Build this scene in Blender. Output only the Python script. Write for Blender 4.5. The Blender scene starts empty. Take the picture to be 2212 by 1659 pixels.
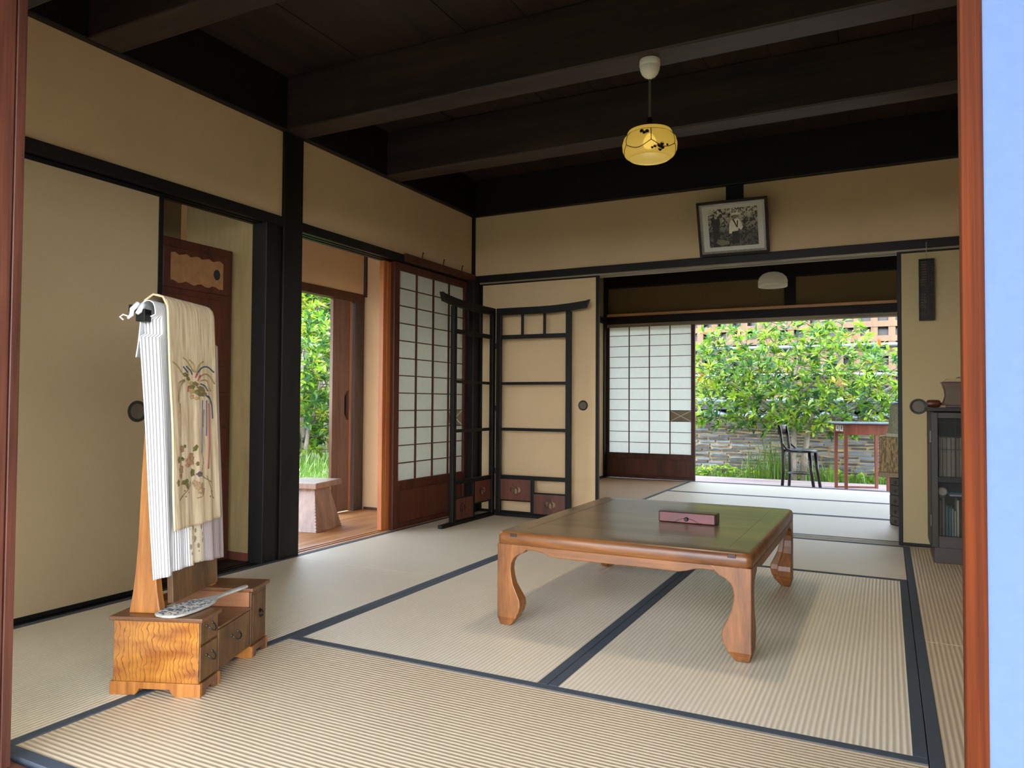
import bpy, bmesh, math, random
from mathutils import Vector, Matrix
C = bpy.context.scene.collection
S = bpy.context.scene
pi = math.pi
# ------------------------------------------------------------------ camera
FPX = 1592.43
yaw, pit, rol = -0.4702, 0.0263, 0.0061
fw = Vector((math.sin(yaw)*math.cos(pit), math.cos(yaw)*math.cos(pit), math.sin(pit)))
r0 = Vector((math.cos(yaw), -math.sin(yaw), 0)); u0 = r0.cross(fw)
rt = r0*math.cos(rol)+u0*math.sin(rol); up = -r0*math.sin(rol)+u0*math.cos(rol)
cd = bpy.data.cameras.new('camera'); cam = bpy.data.objects.new('camera', cd); C.objects.link(cam)
cd.sensor_fit = 'HORIZONTAL'; cd.sensor_width = 36; cd.lens = FPX/2212*36; cd.clip_start = 0.02; cd.clip_end = 300
M = Matrix.Identity(4)
for i in range(3):
    M[i][0] = rt[i]; M[i][1] = up[i]; M[i][2] = -fw[i]
M[0][3], M[1][3], M[2][3] = 2.7846, -4.8215, 0.8083
cam.matrix_world = M
S.camera = cam
# ------------------------------------------------------------------ world, sun, exposure
S.view_settings.view_transform = 'Standard'
S.view_settings.look = 'None'
S.view_settings.gamma = 1
S.view_settings.use_curve_mapping = False
S.view_settings.exposure = 2.5
W = bpy.data.worlds.new('overcast_sky'); S.world = W; W.use_nodes = True
nt = W.node_tree; nt.nodes.clear()
wo = nt.nodes.new('ShaderNodeOutputWorld'); bg = nt.nodes.new('ShaderNodeBackground')
tc = nt.nodes.new('ShaderNodeTexCoord'); sx = nt.nodes.new('ShaderNodeSeparateXYZ'); cr = nt.nodes.new('ShaderNodeValToRGB')
nt.links.new(tc.outputs['Generated'], sx.inputs[0]); nt.links.new(sx.outputs['Z'], cr.inputs[0])
nt.links.new(cr.outputs[0], bg.inputs[0]); nt.links.new(bg.outputs[0], wo.inputs[0])
cr.color_ramp.elements[0].position = 0.0; cr.color_ramp.elements[0].color = (0.97, 0.97, 1.0, 1)
cr.color_ramp.elements[1].position = 0.6; cr.color_ramp.elements[1].color = (0.36, 0.46, 0.60, 1)
bg.inputs[1].default_value = 2.8
sl = bpy.data.lights.new('sun', 'SUN'); so = bpy.data.objects.new('sun', sl); C.objects.link(so)
sl.energy = 1.9; sl.angle = math.radians(8); sl.color = (1.0, 0.95, 0.86)
so.rotation_euler = Vector((0.45, 0.45, -1.0)).to_track_quat('-Z', 'Y').to_euler()
so.location = (-4, -4, 9)

# ------------------------------------------------------------------ materials
def lin(c):
    if isinstance(c, str):
        c = tuple(int(c[i:i+2], 16)/255 for i in (0, 2, 4))
    return tuple((x/12.92 if x <= .04045 else ((x+.055)/1.055)**2.4) for x in c)+(1,)
def base_mat(name):
    m = bpy.data.materials.new(name); m.use_nodes = True
    n = m.node_tree; b = n.nodes['Principled BSDF']
    return m, n, b
def N(n, t, **k):
    x = n.nodes.new('ShaderNode'+t)
    for a, v in k.items(): setattr(x, a, v)
    return x
def math_(n, op, a, b=None):
    x = N(n, 'Math', operation=op)
    for i, v in enumerate((a, b)):
        if v is None: continue
        if isinstance(v, (int, float)): x.inputs[i].default_value = v
        else: n.links.new(v, x.inputs[i])
    return x.outputs[0]
def mixc(n, f, a, b, blend='MIX'):
    x = N(n, 'Mix', data_type='RGBA', blend_type=blend)
    if isinstance(f, (int, float)): x.inputs[0].default_value = f
    else: n.links.new(f, x.inputs[0])
    for i, v in ((6, a), (7, b)):
        if isinstance(v, tuple): x.inputs[i].default_value = v
        else: n.links.new(v, x.inputs[i])
    return x.outputs[2]
def coords(n, scale=(1, 1, 1), kind='Object'):
    t = N(n, 'TexCoord'); mp = N(n, 'Mapping'); mp.inputs['Scale'].default_value = scale
    n.links.new(t.outputs[kind], mp.inputs[0]); return mp.outputs[0]
def noise(n, vec, scale, detail=3, rough=.5, dist=0):
    x = N(n, 'TexNoise'); x.inputs['Scale'].default_value = scale; x.inputs['Detail'].default_value = detail
    x.inputs['Roughness'].default_value = rough; x.inputs['Distortion'].default_value = dist
    n.links.new(vec, x.inputs['Vector']); return x.outputs[0]
def ramp(n, f, a, b, p0=.3, p1=.7):
    x = N(n, 'MapRange'); x.inputs[1].default_value = p0; x.inputs[2].default_value = p1
    n.links.new(f, x.inputs[0])
    return mixc(n, x.outputs[0], a, b)
def bump(n, b, h, strength=.3, dist=.01):
    x = N(n, 'Bump'); x.inputs['Strength'].default_value = strength; x.inputs['Distance'].default_value = dist
    n.links.new(h, x.inputs['Height']); n.links.new(x.outputs[0], b.inputs['Normal'])
def plain(name, c, rough=.6, metal=0, spec=.5, var=.12, vs=6, bmp=0):
    m, n, b = base_mat(name)
    v = coords(n); f = noise(n, v, vs, 4)
    c = lin(c); c2 = tuple(x*(1-var*2) for x in c[:3])+(1,)
    n.links.new(ramp(n, f, c2, c), b.inputs['Base Color'])
    b.inputs['Roughness'].default_value = rough; b.inputs['Metallic'].default_value = metal
    b.inputs['Specular IOR Level'].default_value = spec
    if bmp: bump(n, b, noise(n, v, vs*25, 4), bmp, .003)
    return m
def wood(name, c1, c2, axis='z', scale=14, rough=.45, streak=14, coat=0, spec=.5, bmp=.15, knots=0):
    m, n, b = base_mat(name)
    k = [1, 1, 1]; k['xyz'.index(axis)] = 1/streak
    v = coords(n, tuple(k)); f = noise(n, v, scale, 5, .6, .6); g = noise(n, v, scale*6, 3, .6)
    h = math_(n, 'ADD', math_(n, 'MULTIPLY', f, .7), math_(n, 'MULTIPLY', g, .3))
    col = ramp(n, h, lin(c1), lin(c2), .36, .64)
    v2 = coords(n); w = noise(n, v2, 2.5, 3)
    dk = tuple(x*.75 for x in lin(c1)[:3])+(1,)
    col = mixc(n, math_(n, 'MULTIPLY', w, .35), col, dk)
    n.links.new(col, b.inputs['Base Color'])
    b.inputs['Roughness'].default_value = rough; b.inputs['Coat Weight'].default_value = coat; b.inputs['Coat Roughness'].default_value = .2
    b.inputs['Specular IOR Level'].default_value = spec
    bump(n, b, h, bmp, .002)
    return m
def paper(name, c, tr=.5):
    m, n, b = base_mat(name)
    v = coords(n, (1, 1, 1)); f = noise(n, v, 60, 4)
    cc = lin(c); col = ramp(n, f, tuple(x*.94 for x in cc[:3])+(1,), cc)
    n.links.new(col, b.inputs['Base Color']); b.inputs['Roughness'].default_value = .9; b.inputs['Specular IOR Level'].default_value = .1
    t = N(n, 'BsdfTranslucent'); n.links.new(col, t.inputs[0]); mx = N(n, 'MixShader'); mx.inputs[0].default_value = tr
    n.links.new(b.outputs[0], mx.inputs[1]); n.links.new(t.outputs[0], mx.inputs[2])
    n.links.new(mx.outputs[0], n.nodes['Material Output'].inputs[0])
    return m
def leafmat(name, c, tr=.45):
    m = paper(name, c, tr); b = m.node_tree.nodes['Principled BSDF']
    b.inputs['Roughness'].default_value = .38; b.inputs['Specular IOR Level'].default_value = .5
    return m
def plaster(name, c, var=.06):
    m, n, b = base_mat(name); v = coords(n, kind='Object'); f = noise(n, v, 1.6, 4, .6); c = lin(c)
    n.links.new(ramp(n, f, tuple(x*(1-var*2) for x in c[:3])+(1,), c), b.inputs['Base Color'])
    b.inputs['Roughness'].default_value = .92; b.inputs['Specular IOR Level'].default_value = .1
    bump(n, b, noise(n, v, 160, 4, .7), .25, .002)
    return m
def tatami_mat(name='woven_rush', mul=(1, 1, 1, 1)):
    m, n, b = base_mat(name)
    t = N(n, 'TexCoord'); s = N(n, 'SeparateXYZ'); n.links.new(t.outputs['Object'], s.inputs[0])
    X, Y = s.outputs[0], s.outputs[1]
    wob = noise(n, coords(n, (1, 3, 1)), 9, 2)
    yy = math_(n, 'ADD', Y, math_(n, 'MULTIPLY', wob, .0025))
    rib = math_(n, 'SINE', math_(n, 'MULTIPLY', yy, 2*pi/.0145))          # warp ribs run the length
    rib01 = math_(n, 'ADD', math_(n, 'MULTIPLY', rib, .5), .5)
    strands = noise(n, coords(n, (420, 30, 1)), 1, 2)                       # fine rush strands across
    big = noise(n, coords(n), 2.2, 4, .6)
    c1 = mixc(n, rib01, lin('d5c5aa'), lin('f0e6d0'))
    c2 = mixc(n, math_(n, 'MULTIPLY', strands, .35), c1, lin('ad9c82'))
    c3 = mixc(n, math_(n, 'MULTIPLY', big, .35), c2, lin('bea78a'))
    st = noise(n, coords(n), 14, 5, .7)
    sm = N(n, 'MapRange'); sm.inputs[1].default_value = .68; sm.inputs[2].default_value = .8; n.links.new(st, sm.inputs[0])
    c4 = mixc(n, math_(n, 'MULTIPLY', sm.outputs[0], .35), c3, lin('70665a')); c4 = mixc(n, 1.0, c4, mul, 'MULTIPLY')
    n.links.new(c4, b.inputs['Base Color'])
    b.inputs['Roughness'].default_value = .4; b.inputs['Specular IOR Level'].default_value = .6
    bump(n, b, math_(n, 'ADD', rib01, math_(n, 'MULTIPLY', strands, .5)), .4, .003)
    return m
def figured():   # strongly figured lacquered side boards
    m, n, b = base_mat('figured_ash_lacquer')
    v = coords(n, (1, 1, .8)); f = noise(n, v, 22, 2, .45, .2); sp = N(n, 'SeparateXYZ'); n.links.new(coords(n), sp.inputs[0])
    v3 = coords(n, (1, 1, 2.6)); rip = noise(n, v3, 9, 2)
    q = math_(n, 'ADD', math_(n, 'ADD', math_(n, 'MULTIPLY', f, 3.4), math_(n, 'MULTIPLY', rip, 2.0)), math_(n, 'MULTIPLY', sp.outputs[0], 80))
    fr = math_(n, 'FRACT', q)
    ln = math_(n, 'LESS_THAN', fr, .14)
    col = ramp(n, rip, lin('7a4212'), lin('ab7228'), .35, .62)
    col = mixc(n, math_(n, 'MULTIPLY', fr, .35), col, lin('8c521a'))
    col = mixc(n, math_(n, 'MULTIPLY', ln, .75), col, lin('4a280e'))
    n.links.new(col, b.inputs['Base Color']); b.inputs['Roughness'].default_value = .28
    b.inputs['Coat Weight'].default_value = .4; bump(n, b, fr, .1, .001)
    return m
def stripes():   # striped cotton, bands change across the cloth (object Y)
    m, n, b = base_mat('striped_cotton')
    t = N(n, 'TexCoord'); s = N(n, 'SeparateXYZ'); n.links.new(t.outputs['UV'], s.inputs[0])
    Y, Z = s.outputs[0], s.outputs[1]
    st = math_(n, 'SINE', math_(n, 'MULTIPLY', Y, 2*pi/.0075)); st2 = math_(n, 'SINE', math_(n, 'MULTIPLY', Y, 2*pi/.0042))
    a = math_(n, 'GREATER_THAN', st, .35); a2 = math_(n, 'GREATER_THAN', st2, .2)
    c1 = mixc(n, a, lin('dfe3e6'), lin('8d8a8c')); c2 = mixc(n, a2, lin('7d6f70'), lin('b5a9a6'))
    vo = N(n, 'TexVoronoi'); vo.inputs['Scale'].default_value = 62; vo.inputs['Randomness'].default_value = .7
    n.links.new(coords(n, (1, .75, 0), 'UV'), vo.inputs['Vector'])
    dots = math_(n, 'LESS_THAN', vo.outputs['Distance'], .34)
    c3 = mixc(n, math_(n, 'MULTIPLY', dots, .8), lin('c9bea5'), lin('7b6a54'))
    col = mixc(n, math_(n, 'GREATER_THAN', Y, .115), c1, c3)
    col = mixc(n, math_(n, 'GREATER_THAN', Y, .205), col, c2)
    n.links.new(col, b.inputs['Base Color']); b.inputs['Roughness'].default_value = .85
    b.inputs['Specular IOR Level'].default_value = .1
    return m
def linen():
    m, n, b = base_mat('cream_linen')
    f = noise(n, coords(n, (1, 9, .7)), 9, 4, .6); g = noise(n, coords(n, (1, 1, 1)), 300, 2)
    st = noise(n, coords(n, (1, 1, 1)), 6, 4)
    col = ramp(n, f, lin('ac9a7a'), lin('d8cab0'), .35, .65); col = mixc(n, math_(n, 'MULTIPLY', st, .5), col, lin('a08862'))
    n.links.new(col, b.inputs['Base Color']); b.inputs['Roughness'].default_value = .9; b.inputs['Specular IOR Level'].default_value = .1
    bump(n, b, g, .3, .001)
    return m
def straw():
    m, n, b = base_mat('twisted_straw')
    v = coords(n, (60, 60, 14)); f = noise(n, v, 1, 3, .6, 1.5)
    n.links.new(ramp(n, f, lin('54432b'), lin('a89067'), .35, .65), b.inputs['Base Color']); b.inputs['Roughness'].default_value = .8
    bump(n, b, f, .9, .006); return m
def worn_paper():
    m, n, b = base_mat('worn_patterned_paper')
    f = noise(n, coords(n), 95, 3, .6, .5); g = math_(n, 'GREATER_THAN', f, .5)
    n.links.new(mixc(n, g, lin('465565'), lin('c8bfae')), b.inputs['Base Color']); b.inputs['Roughness'].default_value = .7; return m
def photo_print():
    m, n, b = base_mat('monochrome_print')
    f = noise(n, coords(n), 55, 5, .7, .8); t = N(n, 'TexCoord'); s = N(n, 'SeparateXYZ'); n.links.new(t.outputs['Object'], s.inputs[0])
    h = N(n, 'MapRange'); h.inputs[1].default_value = .14; h.inputs[2].default_value = .30; n.links.new(s.outputs[2], h.inputs[0])
    k = math_(n, 'MULTIPLY', math_(n, 'GREATER_THAN', f, .5), math_(n, 'ADD', math_(n, 'MULTIPLY', h.outputs[0], .8), .12))
    n.links.new(mixc(n, k, lin('141210'), lin('d6cab0')), b.inputs['Base Color']); b.inputs['Roughness'].default_value = .5; return m

MT = {}
MT['rush'] = tatami_mat(); MT['rush_b'] = tatami_mat('shade_toned_rush', (.78, .71, .63, 1)); MT['rush_c'] = tatami_mat('weave_shaded_rush', (.66, .50, .38, 1))  # browner mats: weave shading and uneven room light painted into the rush colour
MT['heri'] = plain('dark_blue_cloth', '3c444d', .75, var=.08, vs=40, bmp=.2)
MT['black'] = wood('black_stained_timber', '0a0909', '1a1614', 'z', 12, .5, spec=.28)
MT['blackx'] = wood('black_stained_timber_across', '0b0a0a', '1c1715', 'x', 12, .5, spec=.28)
MT['blacky'] = wood('black_stained_timber_deep', '0b0a0a', '1c1715', 'y', 12, .5, spec=.28)
MT['beam'] = wood('smoked_beam', '1d1616', '41322f', 'x', 10, .5, spec=.4)
MT['ceil'] = wood('smoked_boards', '1c1210', '35251f', 'y', 5, .6, 10)
MT['lacq'] = plain('black_lacquer', '070708', .5, spec=.25, var=.05)
MT['brown'] = wood('dark_red_brown_wood', '32140c', '5e2d1b', 'z', 16, .45)
MT['redb'] = wood('red_brown_panel', '3a1a10', '6a3622', 'z', 7, .5)
MT['orange'] = wood('orange_cedar', '9a4d22', 'c97a3e', 'z', 26, .5, 30)
MT['stile'] = wood('cedar_door_stile', '2a0c02', '682d08', 'z', 34, .7, 60, spec=.12)
MT['oldst'] = wood('aged_red_stile', '33170f', '70402f', 'z', 22, .4, 26)
MT['deck'] = wood('engawa_planks', '9a6236', 'd29c68', 'y', 9, .5, 12)
MT['deckb'] = wood('weathered_deck', '8a706a', 'b5a39e', 'x', 12, .6, 12)
MT['shut'] = wood('storm_shutter_board', '5e4338', '876455', 'z', 10, .6)
MT['stoolw'] = wood('stool_wood', '634438', 'a57f6b', 'z', 9, .4, 6, coat=.2)
MT['wall'] = plaster('tan_plaster', 'cdb18a')
MT['wallout'] = plaster('ochre_plaster', 'd6b088')
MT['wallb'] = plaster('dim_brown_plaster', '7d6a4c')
MT['fus'] = plaster('door_paper', 'c9ae88', .04)
MT['fusr'] = plaster('greenish_door_paper', 'ab9a74', .04)
MT['fusd'] = plaster('older_door_paper', 'a38f70', .04)
MT['paleo'] = wood('pale_orange_rail', 'b9814e', 'dcae7c', 'x', 18, .5)
MT['papw'] = wood('wood_grain_paper', '7f6b44', '998357', 'z', 6, .7, 5, bmp=.02)
MT['shoji'] = paper('shoji_paper', 'e9ebe4', .6)
MT['shojiblue'] = paper('sky_tinted_shoji_paper', '61759a', .2)  # blue sky light and shade are painted into this paper's colour
MT['patch'] = paper('brown_patch_paper', 'a79c86', .3)
MT['white'] = paper('white_strip_paper', 'f4f2ea', .4)
MT['tblw'] = wood('chestnut_table_wood', '502c12', '9c622c', 'x', 11, .42, 8, coat=.12)
MT['tbly'] = wood('chestnut_table_wood_side', '502c12', '9c622c', 'y', 11, .42, 8, coat=.12)
MT['tblz'] = wood('chestnut_leg_wood', '502c12', '9c622c', 'z', 11, .42, 8, coat=.12)
MT['tbltop'] = wood('polished_dark_tabletop', '46372a', '826c50', 'x', 6, .3, 7, coat=.25, bmp=.25)
MT['base'] = wood('dark_umber_wood', '1d130f', '3a2820', 'x', 10, .4); MT['peg'] = plain('dark_peg', '24130c', .5)
MT['ashd'] = wood('walnut_brown_board', '4a2b17', '7b5030', 'x', 15, .35, 6, coat=.2)
MT['ashz'] = wood('golden_brown_post', '7c451a', 'bb7c39', 'z', 20, .3, 14, coat=.3)
MT['fig'] = figured()
MT['drawf'] = wood('aged_drawer_front', '3f2815', '74522e', 'z', 18, .4, 5)
MT['inner'] = wood('bare_box_side', '7b4a2c', 'a06d48', 'x', 10, .5)
MT['iron'] = plain('dull_iron', '4b4a46', .35, .8, var=.1)
MT['ironb'] = plain('black_iron', '161514', .45, .6, var=.1)
MT['bronze'] = plain('aged_bronze_cup', '5c5344', .6, .1); MT['bronzed'] = plain('dark_bronze_rim', '2a2722', .5, .2)
MT['porc'] = plain('white_porcelain', 'e4e2da', .15, var=.03)
MT['stripe'] = stripes(); MT['linen'] = linen(); MT['hem'] = plain('cream_hem', 'dcc9a2', .9)
MT['straw'] = straw(); MT['worn'] = worn_paper(); MT['print'] = photo_print()
MT['matb'] = plain('grey_mat_board', 'c6c4b8', .9, var=.03)
MT['frm'] = plain('bronze_frame', '2e2620', .35, .5, var=.3, vs=120, bmp=.4)
MT['silver'] = plain('silver_bead', '9b948a', .35, .7, var=.3, vs=160)
MT['pw'] = plain('print_white', 'e6dcc6', .6, var=.1, vs=60); MT['pg'] = plain('print_grey', '7d735f', .6); MT['pk'] = plain('print_black', '24211d', .6)
MT['redbox'] = plain('red_lacquer', '641d20', .4, var=.25, vs=20); MT['dkred'] = plain('dark_red_lacquer', '33100f', .3)
MT['bluetop'] = plain('smooth_blue_grey_top', '8fa0b0', .15)
MT['tan'] = plain('mud_mortar', 'b39b74', .95, var=.15, vs=8, bmp=.3)
MT['tile'] = plain('grey_clay_tile', '3b454f', .5, var=.35, vs=9)
MT['tile2'] = plain('silver_clay_tile', '616d79', .45, var=.2, vs=9)
MT['lat'] = wood('pale_lattice_timber', '5c4433', '745a41', 'z', 6, .7)
MT['latd'] = plain('dark_glass', '262a33', .25); MT['latl'] = plain('painted_sky_glass', '9fb0c4', .25)  # the pale one paints the sky's reflection in the lower lattice openings
MT['pipe'] = plain('galvanised_pipe', '8f9ba8', .25, .7, var=.05)
MT['bark'] = wood('grey_bark', '665c50', 'a39a8c', 'z', 20, .9, 3, bmp=.6)
MT['barkd'] = wood('dark_twig', '3a332b', '665d51', 'z', 20, .9, 3)
MT['lf1'] = leafmat('leaf_fresh', '84a42c'); MT['lf2'] = leafmat('leaf_mid', '557e2b'); MT['lf3'] = leafmat('leaf_deep', '335c32'); MT['lf4'] = leafmat('leaf_orange', 'b0692a'); MT['lf5'] = leafmat('leaf_yellow', '9fa530')
MT['grass'] = leafmat('grass_blade', '5f7f28', .4)
MT['ground'] = plain('mossy_soil', '46522a', .95, var=.3, vs=3)

# ------------------------------------------------------------------ mesh builder
class MB:
    def __init__(s): s.v = []; s.f = []; s.mi = []
    def add(s, vs, fs, mi=0):
        o = len(s.v); s.v += [tuple(v) for v in vs]
        for f in fs: s.f.append([i+o for i in f]); s.mi.append(mi)
        return s
    def box(s, x0, x1, y0, y1, z0, z1, mi=0):
        return s.add([(x0, y0, z0), (x1, y0, z0), (x1, y1, z0), (x0, y1, z0), (x0, y0, z1), (x1, y0, z1), (x1, y1, z1), (x0, y1, z1)],
                     [(3, 2, 1, 0), (4, 5, 6, 7), (0, 1, 5, 4), (1, 2, 6, 5), (2, 3, 7, 6), (3, 0, 4, 7)], mi)
    def prism(s, poly, axis, a, b, mi=0):   # poly in the other two axes, extruded from a to b
        def P(p, w):
            q = list(p); q.insert('xyz'.index(axis), w); return tuple(q)
        n = len(poly); vs = [P(p, a) for p in poly]+[P(p, b) for p in poly]
        return s.add(vs, [tuple(range(n))[::-1], tuple(range(n, 2*n))]+[(i, (i+1) % n, n+(i+1) % n, n+i) for i in range(n)], mi)
    def bar(s, a, b, w, h, mi=0, w2=None, h2=None, upv=(0, 0, 1)):
        a = Vector(a); b = Vector(b); d = (b-a).normalized(); uu = Vector(upv)
        if abs(d.dot(uu)) > .98: uu = Vector((0, 1, 0))
        sd = d.cross(uu).normalized(); uu = sd.cross(d)
        w2 = w if w2 is None else w2; h2 = h if h2 is None else h2
        vs = []
        for p, ww, hh in ((a, w, h), (b, w2, h2)):
            for i, j in ((-1, -1), (1, -1), (1, 1), (-1, 1)): vs.append(p+sd*i*ww/2+uu*j*hh/2)
        return s.add(vs, [(3, 2, 1, 0), (4, 5, 6, 7), (0, 1, 5, 4), (1, 2, 6, 5), (2, 3, 7, 6), (3, 0, 4, 7)], mi)
    def tube(s, pts, r, n=8, mi=0, cap=True):
        pts = [Vector(p) for p in pts]; rr = r if isinstance(r, (list, tuple)) else [r]*len(pts)
        vs = []; prev = None
        for i, p in enumerate(pts):
            d = (pts[min(i+1, len(pts)-1)]-pts[max(i-1, 0)])
            if d.length < 1e-9: d = Vector((0, 0, 1))
            d.normalize()
            if prev is None:
                t = Vector((0, 0, 1)) if abs(d.z) < .9 else Vector((1, 0, 0)); a = d.cross(t).normalized()
            else: a = (prev-d*prev.dot(d)); a = a.normalized() if a.length > 1e-6 else d.orthogonal().normalized()
            prev = a; b = d.cross(a)
            for k in range(n):
                an = 2*pi*k/n; vs.append(p+(a*math.cos(an)+b*math.sin(an))*rr[i])
        fs = []
        for i in range(len(pts)-1):
            for k in range(n): fs.append((i*n+k, i*n+(k+1) % n, (i+1)*n+(k+1) % n, (i+1)*n+k))
        if cap: fs.append(tuple(range(n))[::-1]); fs.append(tuple(range((len(pts)-1)*n, len(pts)*n)))
        return s.add(vs, fs, mi)
    def lathe(s, prof, c, n=32, mi=0, axis='z', cap=False, flute=0):
        vs = []
        for r, h in prof:
            for k in range(n):
                an = 2*pi*k/n; q = r*(1+(flute if k % 2 else 0))
                x, y = q*math.cos(an), q*math.sin(an)
                p = (x, y, h) if axis == 'z' else ((x, h, y) if axis == 'y' else (h, x, y))
                vs.append((c[0]+p[0], c[1]+p[1], c[2]+p[2]))
        fs = []
        for i in range(len(prof)-1):
            for k in range(n): fs.append((i*n+k, i*n+(k+1) % n, (i+1)*n+(k+1) % n, (i+1)*n+k))
        if cap: fs.append(tuple(range(n))[::-1]); fs.append(tuple(range((len(prof)-1)*n, len(prof)*n)))
        return s.add(vs, fs, mi)
    def grid(s, fn, nu, nv, mi=0, thick=0):
        vs = [fn(i/nu, j/nv) for j in range(nv+1) for i in range(nu+1)]
        return s.add(vs, [(j*(nu+1)+i, j*(nu+1)+i+1, (j+1)*(nu+1)+i+1, (j+1)*(nu+1)+i) for j in range(nv) for i in range(nu)], mi)
    def build(s, name, mats, parent=None, bevel=0, smooth=False, solid=0, loc=None, seg=2):
        me = bpy.data.meshes.new(name); me.from_pydata(s.v, [], s.f)
        if not isinstance(mats, (list, tuple)): mats = [mats]
        for m in mats: me.materials.append(m)
        me.polygons.foreach_set('material_index', s.mi)
        bm = bmesh.new(); bm.from_mesh(me)
        if solid >= 0 and not solid: bmesh.ops.recalc_face_normals(bm, faces=bm.faces)
        bm.to_mesh(me); bm.free()
        if smooth:
            me.polygons.foreach_set('use_smooth', [True]*len(me.polygons))
            if smooth != 'all':
                try: me.set_sharp_from_angle(angle=math.radians(40))
                except Exception: pass
        me.update()
        o = bpy.data.objects.new(name, me); C.objects.link(o)
        if parent: o.parent = parent
        if loc: o.location = loc
        if bevel:
            b = o.modifiers.new('bevel', 'BEVEL'); b.width = bevel; b.segments = seg; b.limit_method = 'ANGLE'; b.angle_limit = math.radians(40)
        if solid > 0:
            b = o.modifiers.new('thickness', 'SOLIDIFY'); b.thickness = solid; b.offset = 0
        return o
def tag(o, label, cat, group=None, kind=None):
    o['label'] = label
    if cat: o['category'] = cat
    if group: o['group'] = group
    if kind: o['kind'] = kind
    return o
def thing(name, label, cat, loc=(0, 0, 0), rz=0, group=None):
    o = bpy.data.objects.new(name, None); C.objects.link(o); o.location = loc; o.rotation_euler = (0, 0, rz)
    return tag(o, label, cat, group)
def struct(o): o['kind'] = 'structure'; return o
def B(name, x0, x1, y0, y1, z0, z1, m, parent=None, bevel=.002):
    return MB().box(x0, x1, y0, y1, z0, z1).build(name, MT[m] if isinstance(m, str) else m, parent, bevel)
def SB(name, *a, **k): return struct(B(name, *a, **k))
def cutout(name, outer, holes, thick, mat, parent, xf):
    """flat board with holes; outer and holes are 2D loops; xf maps (a, b, c) to a point"""
    cu = bpy.data.curves.new(name, 'CURVE'); cu.dimensions = '2D'; cu.fill_mode = 'BOTH'; cu.extrude = thick/2
    for lp in [outer]+holes:
        sp = cu.splines.new('POLY'); sp.points.add(len(lp)-1)
        for i, p in enumerate(lp): sp.points[i].co = (p[0], p[1], 0, 1)
        sp.use_cyclic_u = True
    t = bpy.data.objects.new('t', cu); me = bpy.data.meshes.new_from_object(t); bpy.data.objects.remove(t)
    me.name = name
    for v in me.vertices: v.co = xf(v.co.x, v.co.y, v.co.z)
    me.materials.clear(); me.materials.append(mat)
    o = bpy.data.objects.new(name, me); C.objects.link(o)
    if parent: o.parent = parent
    return o
def copy_tree(o, parent=None):
    c = o.copy(); C.objects.link(c); c.parent = parent
    for ch in list(o.children): copy_tree(ch, c)
    return c
R = random.Random(7)

# ================================================================== THE SETTING
A = .955
SB('floor', -.0, 3.9, -3.83, 3.02, -.12, -.051, 'blackx', bevel=0)
def grooved(name, axis, lo, hi, a0, a1, z0, z1, m, up=True, n=2):
    """sill or lintel with n sliding grooves; cross-section across a0..a1"""
    w = a1-a0; d = .006; p = [(a0, z0), (a1, z0), (a1, z1), (a0, z1)]
    gs = []
    for k in range(n):
        c = a0+w*(k+1)/(n+1); gs += [(c-.010, c+.010)]
    if up:
        poly = [(a0, z0), (a1, z0), (a1, z1)]
        for g0, g1 in reversed(gs): poly += [(g1, z1), (g1, z1-d), (g0, z1-d), (g0, z1)]
        poly += [(a0, z1)]
    else:
        poly = [(a1, z1), (a0, z1), (a0, z0)]
        for g0, g1 in gs: poly += [(g0, z0), (g0, z0+d), (g1, z0+d), (g1, z0)]
        poly += [(a1, z0)]
    return struct(MB().prism(poly, axis, lo, hi).build(name, m))
TRK = wood('worn_track_wood', '6a5a45', 'a39477', 'x', 20, .5)
# left wall (x = 0)
struct(MB().box(-.06, -.004, -3.85, -1.98, 1.76, 2.22).box(-.06, -.004, -1.845, -.01, 1.76, 2.22).build('wall_left', MT['wall']))
grooved('trim_left_lintel', 'y', -3.85, 0, -.1, .012, 1.715, 1.765, MT['blacky'], up=False)
for i, (a, b) in enumerate(((-2.085, -1.98),)):
    SB('trim_left_jamb', -.1, .0, a, b, -.02, 1.72, 'black', bevel=.004)
SB('trim_left_post', -.11, .014, -1.98, -1.842, -.02, 2.25, 'black', bevel=.006)
SB('trim_left_corner_post', -.06, .05, -.078, .03, -.02, 1.72, 'black', bevel=.004)
SB('trim_left_corner_strip', -.02, .016, -.02, .012, 1.76, 2.22, 'black')
grooved('trim_left_sill', 'y', -3.85, -1.842, -.11, -.003, -.06, .002, MT['blacky'])
grooved('trim_left_sill_outer', 'y', -1.842, 0, -.11, -.003, -.06, .002, MT['deck'])
SB('trim_left_beam', -.12, .03, -3.9, 0.1, 2.212, 2.50, 'blacky', bevel=.006)
# back wall (y = 0)
struct(MB().box(.016, 1.871, .004, .06, 1.76, 2.22).box(1.98, 3.9, .004, .06, 1.76, 2.22).build('wall_back', MT['wall']))
SB('trim_back_short_post', 1.871, 1.98, -.006, .07, 1.76, 2.22, 'black', bevel=.003)
SB('trim_back_lintel', .0, 3.9, -.012, .012, 1.715, 1.765, 'blackx')
grooved('trim_back_lintel_track', 'x', .05, 3.9, .012, .125, 1.705, 1.765, TRK, up=False)
grooved('trim_back_sill', 'x', .0, 3.9, .002, .125, -.06, .002, TRK)
SB('trim_back_beam', -.1, 3.95, -.03, .10, 2.212, 2.50, 'blackx', bevel=.006)
SB('wall_right', 3.86, 3.92, -3.9, 3.1, -.05, 2.5, 'wall', bevel=0)
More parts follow.
